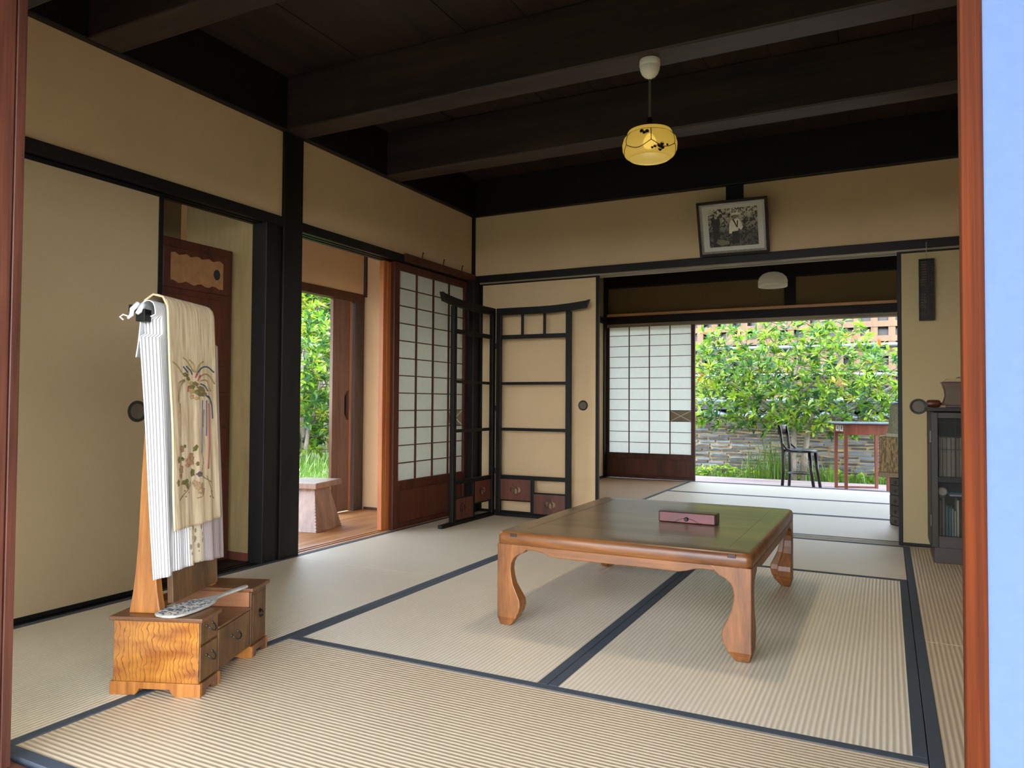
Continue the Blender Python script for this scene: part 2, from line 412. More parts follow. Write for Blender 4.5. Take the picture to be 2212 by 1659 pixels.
# ceiling boards and beams
mb = MB()
x = -.1
while x < 3.95:
    w = .30; mb.box(x, x+w-.003, -3.95, .05, 2.488+R.random()*.004, 2.505); x += w
struct(mb.build('ceiling', MT['ceil']))
struct(MB().box(-.2, 4, -4, 3.2, 2.506, 2.54).build('ceiling_upper', MT['blackx']))
for nm, y0, y1 in (('first', -3.05, -2.91), ('second', -1.985, -1.835), ('third', -1.13, -.985)):
    SB('trim_beam_'+nm, .02, 3.87, y0, y1, 2.215, 2.49, 'beam', bevel=.008)
# front line of the room
SB('wall_front', -.1, 3.95, -3.9, -3.82, 1.80, 2.5, 'wall', bevel=0)
SB('trim_front_lintel', -.1, 3.95, -3.93, -3.80, 1.74, 1.80, 'blackx')
SB('trim_front_sill', -.1, 3.95, -3.955, -3.83, -.08, -.004, 'oldst')
SB('floor_front_veranda', -1.2, 5.2, -4.75, -3.955, -.09, -.035, 'deck', bevel=0)
SB('trim_front_eave', -1.6, 5.4, -5.5, -3.9, 2.08, 2.14, 'blackx', bevel=0)  # unseen eave, lengthened and lowered to shade the front mats

# ------------------------------------------------------------------ tatami mats
def mat_thing(label, x0, x1, y0, y1, long='y', grp='rush floor mats', z=0, m='rush'):
    L, Wd = (y1-y0, x1-x0) if long == 'y' else (x1-x0, y1-y0)
    t = thing('tatami_mat', label, 'floor mat', ((x0+x1)/2, (y0+y1)/2, z), pi/2 if long == 'y' else 0, grp)
    L -= .002; Wd -= .002
    MB().box(-L/2, L/2, -Wd/2+.002, Wd/2-.002, -.05, 0).build('woven_rush_surface', MT[m], t, .002)
    for s in (-1, 1):
        MB().box(-L/2, L/2, s*Wd/2-(.031 if s > 0 else 0), s*Wd/2+(.031 if s < 0 else 0), -.05, .0018).build('cloth_border', MT['heri'], t, .0012)
    return t
mat_thing('tatami mat under the mirror dresser, along the closed paper doors', 0, A, -3.82, -1.9)
mat_thing('tatami mat by the left garden doorway, reaching under the clothes stand', 0, A, -1.9, 0)
mat_thing('tatami mat in the room centre left of the wide double border, under the low table', A, 2*A, -2.865, -A)
mat_thing('tatami mat in the room centre right of the wide double border, under the low table', 2*A, 3*A, -2.865, -A)
mat_thing('crosswise tatami mat at the back, before the opening to the rear room', A, 3*A, -A, 0, 'x')
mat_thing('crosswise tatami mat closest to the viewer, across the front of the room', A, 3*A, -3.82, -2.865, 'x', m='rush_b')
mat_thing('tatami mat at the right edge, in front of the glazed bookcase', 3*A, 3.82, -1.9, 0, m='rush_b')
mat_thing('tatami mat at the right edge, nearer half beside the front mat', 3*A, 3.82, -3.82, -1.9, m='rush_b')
for nm, y0, y1 in (('near the sill of the front room', .125, 1.06), ('in the middle of the rear room', 1.06, 2.01), ('next to the rear garden deck', 2.01, 2.96)):
    mat_thing('crosswise tatami mat in the rear room, '+nm, A, 2.865, y0, y1, 'x')
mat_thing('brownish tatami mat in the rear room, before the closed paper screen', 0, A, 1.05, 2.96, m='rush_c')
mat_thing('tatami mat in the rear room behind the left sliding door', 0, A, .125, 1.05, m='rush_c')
mat_thing('tatami mat at the right side of the rear room, under the small chest', 2.865, 3.82, .125, 2.96)

# ------------------------------------------------------------------ sliding doors
def hikite(parent, c, axis, r=.028):
    k = 1 if axis == 'x' else -1
    h = MB().lathe([(r, 0), (r*.99, .003*k), (r*.93, .0045*k), (r*.82, .004*k), (r*.72, .0012*k)], c, 32, axis=axis).build('door_pull', MT['bronzed'], parent, smooth=True)
    m = MB().lathe([(r*.73, .0012*k), (r*.60, .0008*k), (r*.58, .0018*k), (r*.4, .0022*k), (.0001, .0022*k)], c, 32, axis=axis)
    m.build('pull_cup', MT['bronze'], h, smooth=True)
    return h
def fusuma(label, axis, a0, a1, pos, z0, z1, side, hk=None, pm='fus'):
    """axis: direction the door runs; pos = face plane; side=+1/-1 normal direction"""
    t = struct(thing('sliding_paper_door', label, None, (0, 0, 0)))
    f, th = .022, .022
    def bx(nm, p0, p1, q0, q1, m, dep=0, bev=.002):
        lo, hi = (pos-th-0, pos+dep) if side > 0 else (pos-dep, pos+th)
        if axis == 'y': return B(nm, lo, hi, p0, p1, q0, q1, m, t, bev)
        return B(nm, p0, p1, lo, hi, q0, q1, m, t, bev)
    bx('paper_panel', a0+f*.5, a1-f*.5, z0+f*.5, z1-f*.5, pm, 0, 0)
    bx('side_rail', a0, a0+f, z0, z1, 'lacq', .004); bx('side_rail', a1-f, a1, z0, z1, 'lacq', .004)
    bx('bottom_rail', a0, a1, z0, z0+.018, 'lacq', .003); bx('top_rail', a0, a1, z1-.018, z1, 'lacq', .003)
    if hk: hikite(t, ((pos+.001*side, hk[0], hk[1]) if axis == 'y' else (hk[0], pos+.001*side, hk[1])), 'x' if axis == 'y' else 'y', hk[2] if len(hk) > 2 else .045)
    t.name = 'door_1'
    return t
d = fusuma('tall tan paper sliding door along the left wall', 'y', -3.83, -2.665, -.022, .004, 1.712, 1, (-2.772, .765), 'fusd')
d = fusuma('tan paper sliding door behind the folding clothes stand', 'x', .052, 1.0, .02, .003, 1.712, -1, (.885, .797, .036)); d.name = 'door_2'
d = fusuma('tan paper sliding door at the right with an abacus hanging on it', 'x', 2.843, 3.80, .02, .003, 1.712, -1, (2.947, .805), 'fusr'); d.name = 'door_3'

def shoji(name, axis, a0, a1, pos, z0, z1, zp0, zp1, ncol, nrow, st0, st1, patch=None, wm='brown', side=1):
    """paper screen; pos = centre plane, side = which way the lattice faces"""
    t = struct(bpy.data.objects.new(name, None)); C.objects.link(t)
    th = .03
    def bx(nm, p0, p1, q0, q1, m, l=-.5, h=.5, bev=.0015, par=None):
        lo, hi = pos+l*th*1, pos+h*th*1
        if side < 0: lo, hi = pos-h*th, pos-l*th
        if axis == 'y': return B(nm, lo, hi, p0, p1, q0, q1, m, par or t, bev)
        return B(nm, p0, p1, lo, hi, q0, q1, m, par or t, bev)
    p0, p1 = a0+st0, a1-st1
    bx('stile', a0, p0, z0, z1, wm); bx('stile', p1, a1, z0, z1, wm)
    bx('top_rail', p0, p1, zp1, z1, wm); bx('bottom_rail', p0, p1, z0, z0+.03, wm)
    bx('middle_rail', p0, p1, zp0-.06, zp0, wm)
    bx('lower_panel', p0, p1, z0+.03, zp0-.06, 'redb', -.1, .12)
    bx('paper', p0, p1, zp0, zp1, 'shoji', -.12, -.08, 0)
    mb = MB()
    def bar(a, b, q0, q1, h=.32):
        lo, hi = pos-.05*th, pos+h*th
        if side < 0: lo, hi = pos-h*th, pos+.05*th
        if axis == 'y': mb.box(lo, hi, a, b, q0, q1)
        else: mb.box(a, b, lo, hi, q0, q1)
    cw = (p1-p0)/ncol; rh = (zp1-zp0)/nrow
    for i in range(1, ncol): bar(p0+cw*i-.005, p0+cw*i+.005, zp0, zp1)
    for j in range(1, nrow): bar(p0, p1, zp0+rh*j-.003, zp0+rh*j+.003, .26)
    mb.build('lattice', MT[wm], t)
    if patch:
        ci, rj = patch
        q = bx('patch', p0+cw*ci+.004, p0+cw*(ci+1)-.004, zp0+rh*rj+.003, zp0+rh*(rj+1)-.003, 'patch', -.07, -.02, 0)
        m2 = MB(); px = pos+.02*th*side
        c0, c1, r0_, r1_ = p0+cw*ci+.004, p0+cw*(ci+1)-.004, zp0+rh*rj+.003, zp0+rh*(rj+1)-.003
        w = .008
        for (sa, sb) in (((c0, r0_), (c1, r1_)), ((c0, r1_), (c1, r0_))):
            dx, dz = sb[0]-sa[0], sb[1]-sa[1]; L = math.hypot(dx, dz); nx, nz = -dz/L*w/2, dx/L*w/2
            poly = [(sa[0]+nx, sa[1]+nz), (sb[0]+nx, sb[1]+nz), (sb[0]-nx, sb[1]-nz), (sa[0]-nx, sa[1]-nz)]
            m2.prism(poly, 'x' if axis == 'y' else 'y', px, px+.001*side)
        m2.build('crossed_strips', MT['white'], q)
    return t
shoji('door_4', 'y', -.985, -.082, -.022, .004, 1.712, .305, 1.664, 4, 12, .055, .03, (3, 3))
# the leaf slid behind it, only its edge showing
t = struct(bpy.data.objects.new('door_5', None)); C.objects.link(t)
B('stile', -.088, -.054, -1.04, -1.006, .004, 1.712, 'orange', t)
B('inner_stile', -.086, -.052, -1.004, -.945, .004, 1.712, 'orange', t)
B('stile', -.088, -.054, -.12, -.09, .004, 1.712, 'orange', t)
B('paper', -.083, -.081, -1.0, -.12, .3, 1.66, 'shoji', t, 0); B('lower_panel', -.078, -.07, -1.0, -.12, .03, .3, 'redb', t)
B('top_rail', -.088, -.054, -1.0, -.12, 1.66, 1.712, 'orange', t); B('bottom_rail', -.088, -.054, -1.0, -.12, .004, .03, 'orange', t)
shoji('door_6', 'x', -.0, .985, 2.985, .004, 1.70, .276, 1.677, 4, 12, .036, .04, (3, 3), side=-1)
# front doors at the viewer
t = struct(bpy.data.objects.new('door_7', None)); C.objects.link(t)
B('stile', 1.012, 1.046, -3.867, -3.8455, -.004, 1.745, 'oldst', t, .002)
B('outer_stile', 1.0, 1.0455, -3.912, -3.869, -.004, 1.745, 'oldst', t, .003)
B('paper', .02, 1.012, -3.858, -3.856, .0, 1.745, 'shoji', t, 0)
t = struct(bpy.data.objects.new('door_8', None)); C.objects.link(t)
B('stile', 2.8615, 2.8835, -3.85, -3.82, -.004, 1.745, 'stile', t, .0015)
B('paper', 2.8835, 3.84, -3.848, -3.845, .0, 1.745, 'shojiblue', t, 0)
B('stile', 3.84, 3.86, -3.85, -3.82, -.004, 1.745, 'stile', t)

# ------------------------------------------------------------------ left recess with the built-in chest
struct(MB().box(-.62, -.1, -2.056, -2.03, -.05, 1.9).build('wall_recess_side', MT['papw']))
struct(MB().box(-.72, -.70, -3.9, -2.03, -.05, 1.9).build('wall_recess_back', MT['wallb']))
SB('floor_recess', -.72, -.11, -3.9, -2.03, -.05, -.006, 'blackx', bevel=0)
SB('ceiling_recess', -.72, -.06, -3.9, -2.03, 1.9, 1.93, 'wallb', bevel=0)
SB('trim_recess_baseboard', -.62, -.1, -2.062, -2.056, -.006, .035, 'redb')
ch = thing('tall_chest', 'tall dark red-brown chest of small doors in the left recess, behind the mirror cloth', 'chest', (-.45, -2.55, -.006))
B('carcass', -.2, .19, -.49, .485, 0, 1.60, 'brown', ch, .004)
rows = [(1.36, 1.555), (1.02, 1.33), (.86, .995), (.70, .84), (.50, .68), (.27, .48), (.05, .25)]
for k, (z0, z1) in enumerate(rows):
    for (y0, y1) in ((-.47, .045), (.065, .455)) if k < 2 else ((-.47, .455),):
        d = MB().box(.186, .20, y0, y1, z0, z1).build('door' if k < 2 else 'drawer', MT['brown'], ch, .004)
        if k == 0:
            n = 14; top = [(y0+.04+(y1-y0-.08)*i/n, z1-.03+.007*math.sin(i*2.1)) for i in range(n+1)]
            bot = [(y0+.04+(y1-y0-.08)*i/n, z0+.03+.007*math.sin(i*1.7+1)) for i in range(n, -1, -1)]
            MB().prism([(a, b) for a, b in top+bot], 'x', .2, .2025).build('paper_inlay', plain('kraft_inlay', '9a6f45', .8, vs=30) if y0 > 0 else MT['redb'], d)
            if y0 > 0:
                pl = [(y1-.08+.02*math.cos(q)*(1.0), (z0+z1)/2-.0+.027*math.sin(q)) for q in [2*pi*i/16 for i in range(16)]]
                MB().prism(pl, 'x', .2025, .2035).build('oval_pull', plain('blue_black_pull', '18242c', .5), d)
        elif k > 1:
            MB().lathe([(.0, .0), (.012, 0), (.012, .012), (0, .014)], (.2, (y0+y1)/2+.2, (z0+z1)/2), 12, axis='x').build('drawer_knob', MT['redb'], d, smooth=True)

# ------------------------------------------------------------------ left veranda and its opening
SB('floor_left_veranda', -1.12, -.11, -4.0, -.02, -.12, -.05, 'deck', bevel=0)
struct(MB().box(-1.04, -.1, -.04, .0, -.05, 2.35).build('wall_veranda_end', MT['wallout']))
SB('trim_veranda_base', -.98, -.1, -.048, -.04, -.05, -.03, 'brown')
struct(MB().box(-1.03, -.985, -4.0, -.07, 1.675, 2.4).build('wall_veranda_over', MT['wallout']))
SB('trim_veranda_header', -1.05, -.975, -4.0, -.06, 1.612, 1.678, 'brown', bevel=.004)
SB('trim_veranda_post', -1.045, -.98, -.17, -.055, -.05, 1.64, 'black', bevel=.006)
bpy.data.objects['trim_veranda_post'].data.materials[0] = wood('charred_post', '2a211d', '5b463a', 'z', 10, .6)
SB('trim_veranda_strut', -.985, -.965, -.07, -.041, 1.66, 2.35, 'brown')
SB('ceiling_veranda', -2.2, -.06, -4.2, -.0, 2.4, 2.44, 'ceil', bevel=0)  # unseen overhang, drawn out to keep sun off most of the veranda
t = struct(bpy.data.objects.new('door_9', None)); C.objects.link(t)     # storm shutter
hx = [(-.232, .90), (-.262, .85), (-.262, .72), (-.232, .67), (-.215, .67), (-.215, .90)]
cutout('shutter_board', [(-.405, -.04), (-.205, -.04), (-.205, 1.612), (-.405, 1.612)], [hx], .028, MT['shut'], t, lambda a, b, c: Vector((-1.02+c, a, b)))
B('finger_recess', -1.036, -1.030, -.27, -.21, .66, .91, 'black', t, 0)
B('edge_strip', -1.034, -1.0, -.205, -.19, -.04, 1.612, 'orange', t)
st = thing('wooden_stool', 'weathered wooden stool with a flaring solid base on the left veranda', 'stool', (-.735, -.94, -.05), math.radians(12))
MB().prism([(-.175, .285), (.175, .285), (.175, .325), (-.175, .325)], 'x', -.15, .15).build('seat', MT['stoolw'], st, .005)
def frust(mb, a, b, z0, c, d_, z1):
    return mb.add([(-a, -b, z0), (a, -b, z0), (a, b, z0), (-a, b, z0), (-c, -d_, z1), (c, -d_, z1), (c, d_, z1), (-c, d_, z1)],
                  [(3, 2, 1, 0), (4, 5, 6, 7), (0, 1, 5, 4), (1, 2, 6, 5), (2, 3, 7, 6), (3, 0, 4, 7)])
frust(MB(), .155, .17, 0, .095, .095, .285).build('flared_base', MT['stoolw'], st, .003)
for s in (-1, 1):
    mb = MB()
    for i in range(14):
        f = i/13; mb.lathe([(.0001, -.003), (.003, -.001), (.003, .001), (.0001, .003)], (.149-.06*f, s*(.17-.075*f), .01+.26*f), 8, axis='y')
    mb.build('nail_row', MT['ironb'], st)

# ------------------------------------------------------------------ coat hook board
hb = thing('coat_hook_board', 'dark brown board with three small hooks above the left paper screen', 'hook rail', (.012, -.463, 1.72))
B('board', 0, .018, -.455, .455, 0, .052, 'brown', hb, .003)
for y in (-.30, -.04, .21):
    MB().tube([(.018, y-.025, .02), (.03, y-.02, .01), (.036, y, .02), (.03, y+.012, .045), (.03, y+.016, .066), (.034, y+.016, .078)], .0035, 8).lathe([(.0001, -.006), (.005, -.003), (.006, 0), (.005, .003), (.0001, .006)], (.035, y+.016, .082), 10).build('hook', MT['brown'], hb, smooth='all')

# ------------------------------------------------------------------ folding clothes stand
PX = .845
cs = thing('folding_clothes_stand', 'black lacquered two-fold clothes stand with openwork flower panels in the back left corner', 'clothes stand', (0, 0, .002))
def bud(cx, cz, s):
    out = []
    mid = [(cx, cz-.95*s), (cx+.3*s, cz-.5*s), (cx+.27*s, cz-.05*s), (cx, cz+.3*s), (cx-.27*s, cz-.05*s), (cx-.3*s, cz-.5*s)]
    out.append(mid)
    for k in (-1, 1):
        out.append([(cx+k*.38*s, cz-.55*s), (cx+k*.75*s, cz-.5*s), (cx+k*.98*s, cz-.1*s), (cx+k*.85*s, cz+.3*s), (cx+k*.5*s, cz+.5*s), (cx+k*.22*s, cz+.38*s), (cx+k*.42*s, cz+.05*s)])
        out.append([(cx+k*.08*s, cz+.55*s), (cx+k*.4*s, cz+.62*s), (cx+k*.55*s, cz+.85*s), (cx+k*.2*s, cz+.75*s)])
    return out
def leafpanel(par, L, sgn):
    """one leaf of the stand drawn in (a, z): a runs from the hinge (0) to the outer post (L)"""
    ax = par
    def P(a, c, z): return (ax[0]+ax[2]*a-ax[3]*c, ax[1]+ax[3]*a+ax[2]*c, z)
    def bx(nm, a0, a1, z0, z1, th=.018, m='lacq', c=0):
        mb = MB(); vs = [P(a, cc, z) for z in (z0, z1) for a, cc in ((a0, c-th/2), (a1, c-th/2), (a1, c+th/2), (a0, c+th/2))]
        mb.add(vs, [(3, 2, 1, 0), (4, 5, 6, 7), (0, 1, 5, 4), (1, 2, 6, 5), (2, 3, 7, 6), (3, 0, 4, 7)])
        return mb.build(nm, MT[m], cs, .0025)
    bx('post', .0, .036, .0, 1.47, .03); bx('post', L-.038, L, .02, 1.45, .03)
    bx('rail', .03, L-.03, 1.270, 1.299, .022); bx('rail', .03, L-.03, .940, .960, .02); bx('rail', .03, L-.03, .610, .631, .02); bx('rail', .03, L-.03, .264, .292, .022)
    bx('foot_rail', .0, L+(.13 if sgn < 0 else .02), .0, .022, .034)
    # top rail, swept up at the free end
    n = 10; tp = [(L+.11)*i/n for i in range(n+1)]; e = lambda a: .014*max(0, (a-L*.55)/(L*.5))**2
    poly = [(a, 1.444+e(a)) for a in tp]+[(L+.135, 1.50+e(L+.12))]+[(a, 1.494+e(a)) for a in reversed(tp)]
    mb = MB(); nn = len(poly); vs = [P(a, -.016, z) for a, z in poly]+[P(a, .016, z) for a, z in poly]
    mb.add(vs, [tuple(range(nn))[::-1], tuple(range(nn, 2*nn))]+[(i, (i+1) % nn, nn+(i+1) % nn, nn+i) for i in range(nn)])
    mb.build('top_rail', MT['lacq'], cs, .002)
    w = (L-.06)/3
    for k in (1, 2): bx('short_upright', .03+w*k-.009, .03+w*k+.009, 1.297, 1.455, .016)
    h = L/2
    bx('lower_upright', h-.014, h+.010, .022, .268, .018)
    xf = lambda a, b, c: Vector(P(a, c, b))
    for (a0, a1, z0, z1) in ((.036, h-.014, .115, .266), (h+.010, L-.03, .028, .170)):
        cutout('openwork_panel', [(a0, z0), (a1, z0), (a1, z1), (a0, z1)], bud((a0+a1)/2, (z0+z1)/2+.002, .042), .008, MT['redb'], cs, xf)
        
    bx('thin_rail', .03, h-.014, .108, .117, .014); bx('thin_rail', h+.01, L-.03, .168, .178, .014)
    bx('thin_rail', .03, L-.03, .022, .03, .014)
leafpanel((.262, -.10, math.cos(.03), math.sin(.03)), .575, 1)
leafpanel((.240, -.112, -.015, -math.sqrt(1-.015**2)), .56, -1)
for z in (.3, .75, 1.2): B('hinge', .238, .266, -.112, -.1, z, z+.04, 'iron', cs, .001)

# ------------------------------------------------------------------ low table
tb = thing('low_table', 'low square-legged chestnut table with a dark polished top in the middle of the mats', 'table', (0, 0, .002))
X0, X1, Y0, Y1, ZT = 1.508, 2.408, -2.425, -1.275, .340
def rrect(x0, x1, y0, y1, r, n=5):
    p = []
    for cx, cy, a0 in ((x1-r, y0+r, -pi/2), (x1-r, y1-r, 0), (x0+r, y1-r, pi/2), (x0+r, y0+r, pi)):
        for i in range(n+1): a = a0+pi/2*i/n; p.append((cx+r*math.cos(a), cy+r*math.sin(a)))
    return p
b_ = .085; g = .0012
TOPE = [(0, .0), (.002, .012), (.007, .022), (.016, .028)]
def frame_mesh():
    outer = rrect(X0, X1, Y0, Y1, .022)
    n = len(outer); mb = MB(); vs = []; cx, cy = (X0+X1)/2, (Y0+Y1)/2
    for d, z in ((.004, ZT-.046), (0, ZT-.04), (0, ZT-.018), (.003, ZT-.008), (.01, ZT-.0015), (.018, ZT)):
        for (x, y) in rrect(X0+d, X1-d, Y0+d, Y1-d, .022): vs.append((x, y, z))
    L = 6
    inner = []
    xa, xb, ya, yb = X0+b_, X1-b_, Y0+b_, Y1-b_
    for (x, y) in outer: inner.append((min(max(x, xa), xb), min(max(y, ya), yb), ZT))
    vs += inner; vs += [(x, y, ZT-.03) for x, y, z in inner]
    fs = []
    for l in range(7):
        for k in range(n): fs.append((l*n+k, l*n+(k+1) % n, (l+1)*n+(k+1) % n, (l+1)*n+k))
    for k in range(n): fs.append((7*n+k, 7*n+(k+1) % n, (k+1) % n, k))
    mb.add(vs, fs); return mb
fo = frame_mesh().build('top_frame', MT['tblw'], tb, smooth=True)
fo.data.materials.append(MT['tbltop'])
for p in fo.data.polygons:
    if p.normal.z > .9 and p.center.z > ZT-.002: p.material_index = 1
B('top_panel', X0+b_+g, X1-b_-g, Y0+b_+g, Y1-b_-g, ZT-.03, ZT-.0003, 'tbltop', tb, .0008)
def apron(axis, lo, hi, a, b, inset=.0):
    L = hi-lo; zt = ZT-.046; pts = [(lo, zt), (lo, .262)]
    prof = [(.09, .262), (.098, .272), (.115, .2785), (.15, .279), (.18, .276), (.205, .267), (.23, .262)]
    pts = [(lo+.07, zt), (lo+.07, .268)]+[(lo+d, z) for d, z in prof]+[(hi-d, z) for d, z in reversed(prof)]+[(hi-.07, .268), (hi-.07, zt)]
    return MB().prism(pts, 'y' if axis == 'x' else 'x', a, b).build('apron', MT['tblw'] if axis == 'x' else MT['tbly'], tb, .0025)
apron('x', X0, X1, Y0+.003, Y0+.033); apron('x', X0, X1, Y1-.033, Y1-.003); apron('y', Y0, Y1, X0+.003, X0+.033); apron('y', Y0, Y1, X1-.033, X1-.003)
def leg(cx, cy, sx_, sy):
    lev = [(0, .008, .05), (.018, .004, .066), (.03, .0, .076), (.042, 0, .080), (.05, 0, .086), (.075, 0, .092), (.095, 0, .090), (.12, 0, .078), (.15, 0, .064), (.18, 0, .057), (.205, 0, .054), (.228, 0, .057), (.245, 0, .066), (.258, 0, .082), (.268, 0, .105), (.2945, 0, .13)]
    vs = []
    for z, o, w in lev:
        # L-shaped section: thick outer corner, hollow inner corner
        q = [(o, o), (w, o), (w, o+.034 if z > .2 else max(w*.62, .034)), (.034 if z > .2 else w*.62, .034 if z > .2 else w*.62), (o+.034 if z > .2 else max(w*.62, .034), w), (o, w)]
        for a, b in q: vs.append((cx+sx_*(a+.002), cy+sy*(b+.002), z))
    n = 6; fs = [tuple(range(n)), tuple(range((len(lev)-1)*n, len(lev)*n))]
    for l in range(len(lev)-1):
        for k in range(n): fs.append((l*n+k, l*n+(k+1) % n, (l+1)*n+(k+1) % n, (l+1)*n+k))
    return MB().add(vs, fs).build('leg', MT['tblz'], tb, .003)
for cx, sx_ in ((X0, 1), (X1, -1)):
    for cy, sy in ((Y0, 1), (Y1, -1)): leg(cx, cy, sx_, sy)
for x in (X0+.055, X1-.075): B('tenon_peg', x, x+.026, Y0+.0, Y0+.004, ZT-.017, ZT-.006, 'peg', tb, .001)
B('under_brace', 1.75, 2.17, -1.86, -1.80, .235, .31, 'tblw', tb)
bx = thing('pencil_box', 'narrow dark red lacquered box with a round knob lying on the low table', 'box', (2.083, -1.905, ZT+.002), math.radians(-1))
B('body', -.113, .113, -.018, .05, 0, .042, 'dkred', bx, .004)
B('front_panel', -.106, .109, -.0215, -.018, .003, .040, 'redbox', bx, .0012)
MB().tube([(x, -.022, .004+.016*max(0, math.cos(x/.045*pi/2))**.8 if abs(x) < .045 else .004) for x in [-.06+.12*i/30 for i in range(31)]], .0009, 6).build('ogee_moulding', MT['dkred'], bx)
MB().lathe([(.0001, -.008), (.006, -.008), (.0085, -.004), (.008, 0)], (.0, -.0215, .017), 20, axis='y').build('round_knob', MT['ironb'], bx, smooth=True)

# ------------------------------------------------------------------ mirror dresser
TH = math.radians(21.5)
dr = thing('mirror_dresser', 'low two-box dresser with a tall swing mirror, wavy-grained golden side facing us', 'dresser', (1.106, -3.392, 0), TH)
dr.rotation_euler = (0, 0, TH)
# local axes: x = depth (front at 0, back at -.25), y = width
def base_box(y0, y1):
    zt = .036
    for nm, yy in (('plinth', y0), ('plinth', y1-.012)):
        MB().prism([(-.258, .0), (-.185, 0), (-.178, .008), (-.172, .018), (-.085, .018), (-.078, .008), (-.07, 0), (.004, 0), (.004, zt), (-.258, zt)], 'y', yy, yy+.012).build('plinth', MT['ashz'], dr, .001)
    MB().prism([(y0+.012, 0), (y0+.03, 0), (y0+.036, .016), (y1-.036, .016), (y1-.03, 0), (y1-.012, 0), (y1-.012, zt), (y0+.012, zt)], 'x', -.008, .0035).build('plinth', MT['ashd'], dr, .001)
base_box(-.004, .108)
base_box(.312, .428)
def dpull(par, y, z, w=.016):
    return MB().tube([(.001, y-w, z+.004), (.007, y-w, z), (.014, y-w*.7, z-.008), (.016, y, z-.013), (.014, y+w*.7, z-.008), (.007, y+w, z), (.001, y+w, z+.004)], .0021, 8).lathe([(.004, -.001), (.004, .002), (.0001, .003)], (0, y-w, z+.004), 10, axis='x').lathe([(.004, -.001), (.004, .002), (.0001, .003)], (0, y+w, z+.004), 10, axis='x').build('bail_handle', MT['iron'], par, smooth='all')
# near box
MB().box(-.25, -.004, 0, .012, .036, .202).build('near_side_board', MT['fig'], dr, .001)
B('near_carcass', -.25, -.006, .012, .1, .036, .202, 'ashd', dr, .001)
B('near_top_board', -.262, .008, -.006, .106, .202, .214, 'ashd', dr, .003)
for z0, z1, hz in ((.04, .134, .10), (.142, .200, .180)):
    d = B('drawer', -.006, 0.0, .004, .098, z0, z1, 'drawf', dr, .0015); dpull(d, .052, hz)
# middle box
B('middle_carcass', -.25, -.006, .102, .306, .036, .154, 'ashd', dr, .001)
B('middle_top_board', -.25, .001, .102, .308, .154, .162, 'ashd', dr, .002)
d = B('wide_drawer', -.006, 0, .104, .304, .04, .152, 'drawf', dr, .0015); dpull(d, .204, .108, .022)
# far box
B('far_carcass', -.25, -.006, .308, .424, .036, .208, 'inner', dr, .001)
B('far_top_board', -.262, .008, .302, .434, .208, .220, 'ashd', dr, .003)
d = B('cupboard_door', -.006, 0, .312, .420, .04, .205, 'drawf', dr, .002)
MB().box(0, .002, .322, .408, .052, .195).build('door_panel', MT['drawf'], d, .002)
MB().lathe([(.007, -.001), (.007, .003), (.0001, .004)], (.002, .37, .135), 12, axis='x').lathe([(.011+.0018*math.cos(q), .006+.0018*math.sin(q)) for q in [2*pi*i/8 for i in range(9)]], (.002, .37, .126), 20, axis='x').build('ring_pull', MT['ironb'], d, smooth=True)
# mirror posts
def mpost(y, yw):
    lev = [(.0, .046), (.02, .043), (.06, .036), (.12, .0295), (.2, .0245), (.3, .0215), (.40, .0185), (.48, .015), (.523, .012), (.535, .008)]
    vs = []; z0 = .214 if y < .2 else .22
    for h, w in lev:
        tw = yw*(1-.35*h/.5)
        for a, b in ((-1, -1), (1, -1), (1, 1), (-1, 1)): vs.append((-.181+a*w+(.0 if a < 0 else 0), y+b*tw/2, z0+h))
    n = 4; fs = [(3, 2, 1, 0), tuple(range(len(vs)-4, len(vs)))]
    for l in range(len(lev)-1):
        for k in range(n): fs.append((l*n+k, l*n+(k+1) % n, (l+1)*n+(k+1) % n, (l+1)*n+k))
    return MB().add(vs, fs).build('mirror_post', MT['ashz'], dr, .003)
for y in (.045, .335):
    p = mpost(y, .03)
    k = -1 if y < .2 else 1
    MB().lathe([(.0001, k*.014), (.006, k*.013), (.0085, k*.009), (.0085, k*.006), (.005, k*.004), (.005, 0)], (-.178, y+k*.008, .731), 20, axis='y').build('pivot_knob', MT['porc'], p, smooth=True)
B('cross_board', -.20, -.16, .06, .322, .214, .235, 'ashd', dr, .002)
# the mirror itself: wooden back and glass, leaning
mi_ = []
def mir(nm, u0_, u1_, y0, y1, z0, z1, m):
    sl_ = lambda z: -.158+(1.07-z)*.045
    vs = [(sl_(z)+a, y, z) for z in (z0, z1) for a, y in ((u0_, y0), (u1_, y0), (u1_, y1), (u0_, y1))]
    return MB().add(vs, [(3, 2, 1, 0), (4, 5, 6, 7), (0, 1, 5, 4), (1, 2, 6, 5), (2, 3, 7, 6), (3, 0, 4, 7)]).build(nm, MT[m], dr, .002)
mir('mirror_frame', -.012, .006, .062, .318, .235, 1.075, 'drawf')
MT['glass'] = plain('mirror_silver', 'd8dcde', .05, 1)
mir('mirror_glass', .0062, .0075, .082, .298, .37, 1.05, 'glass')
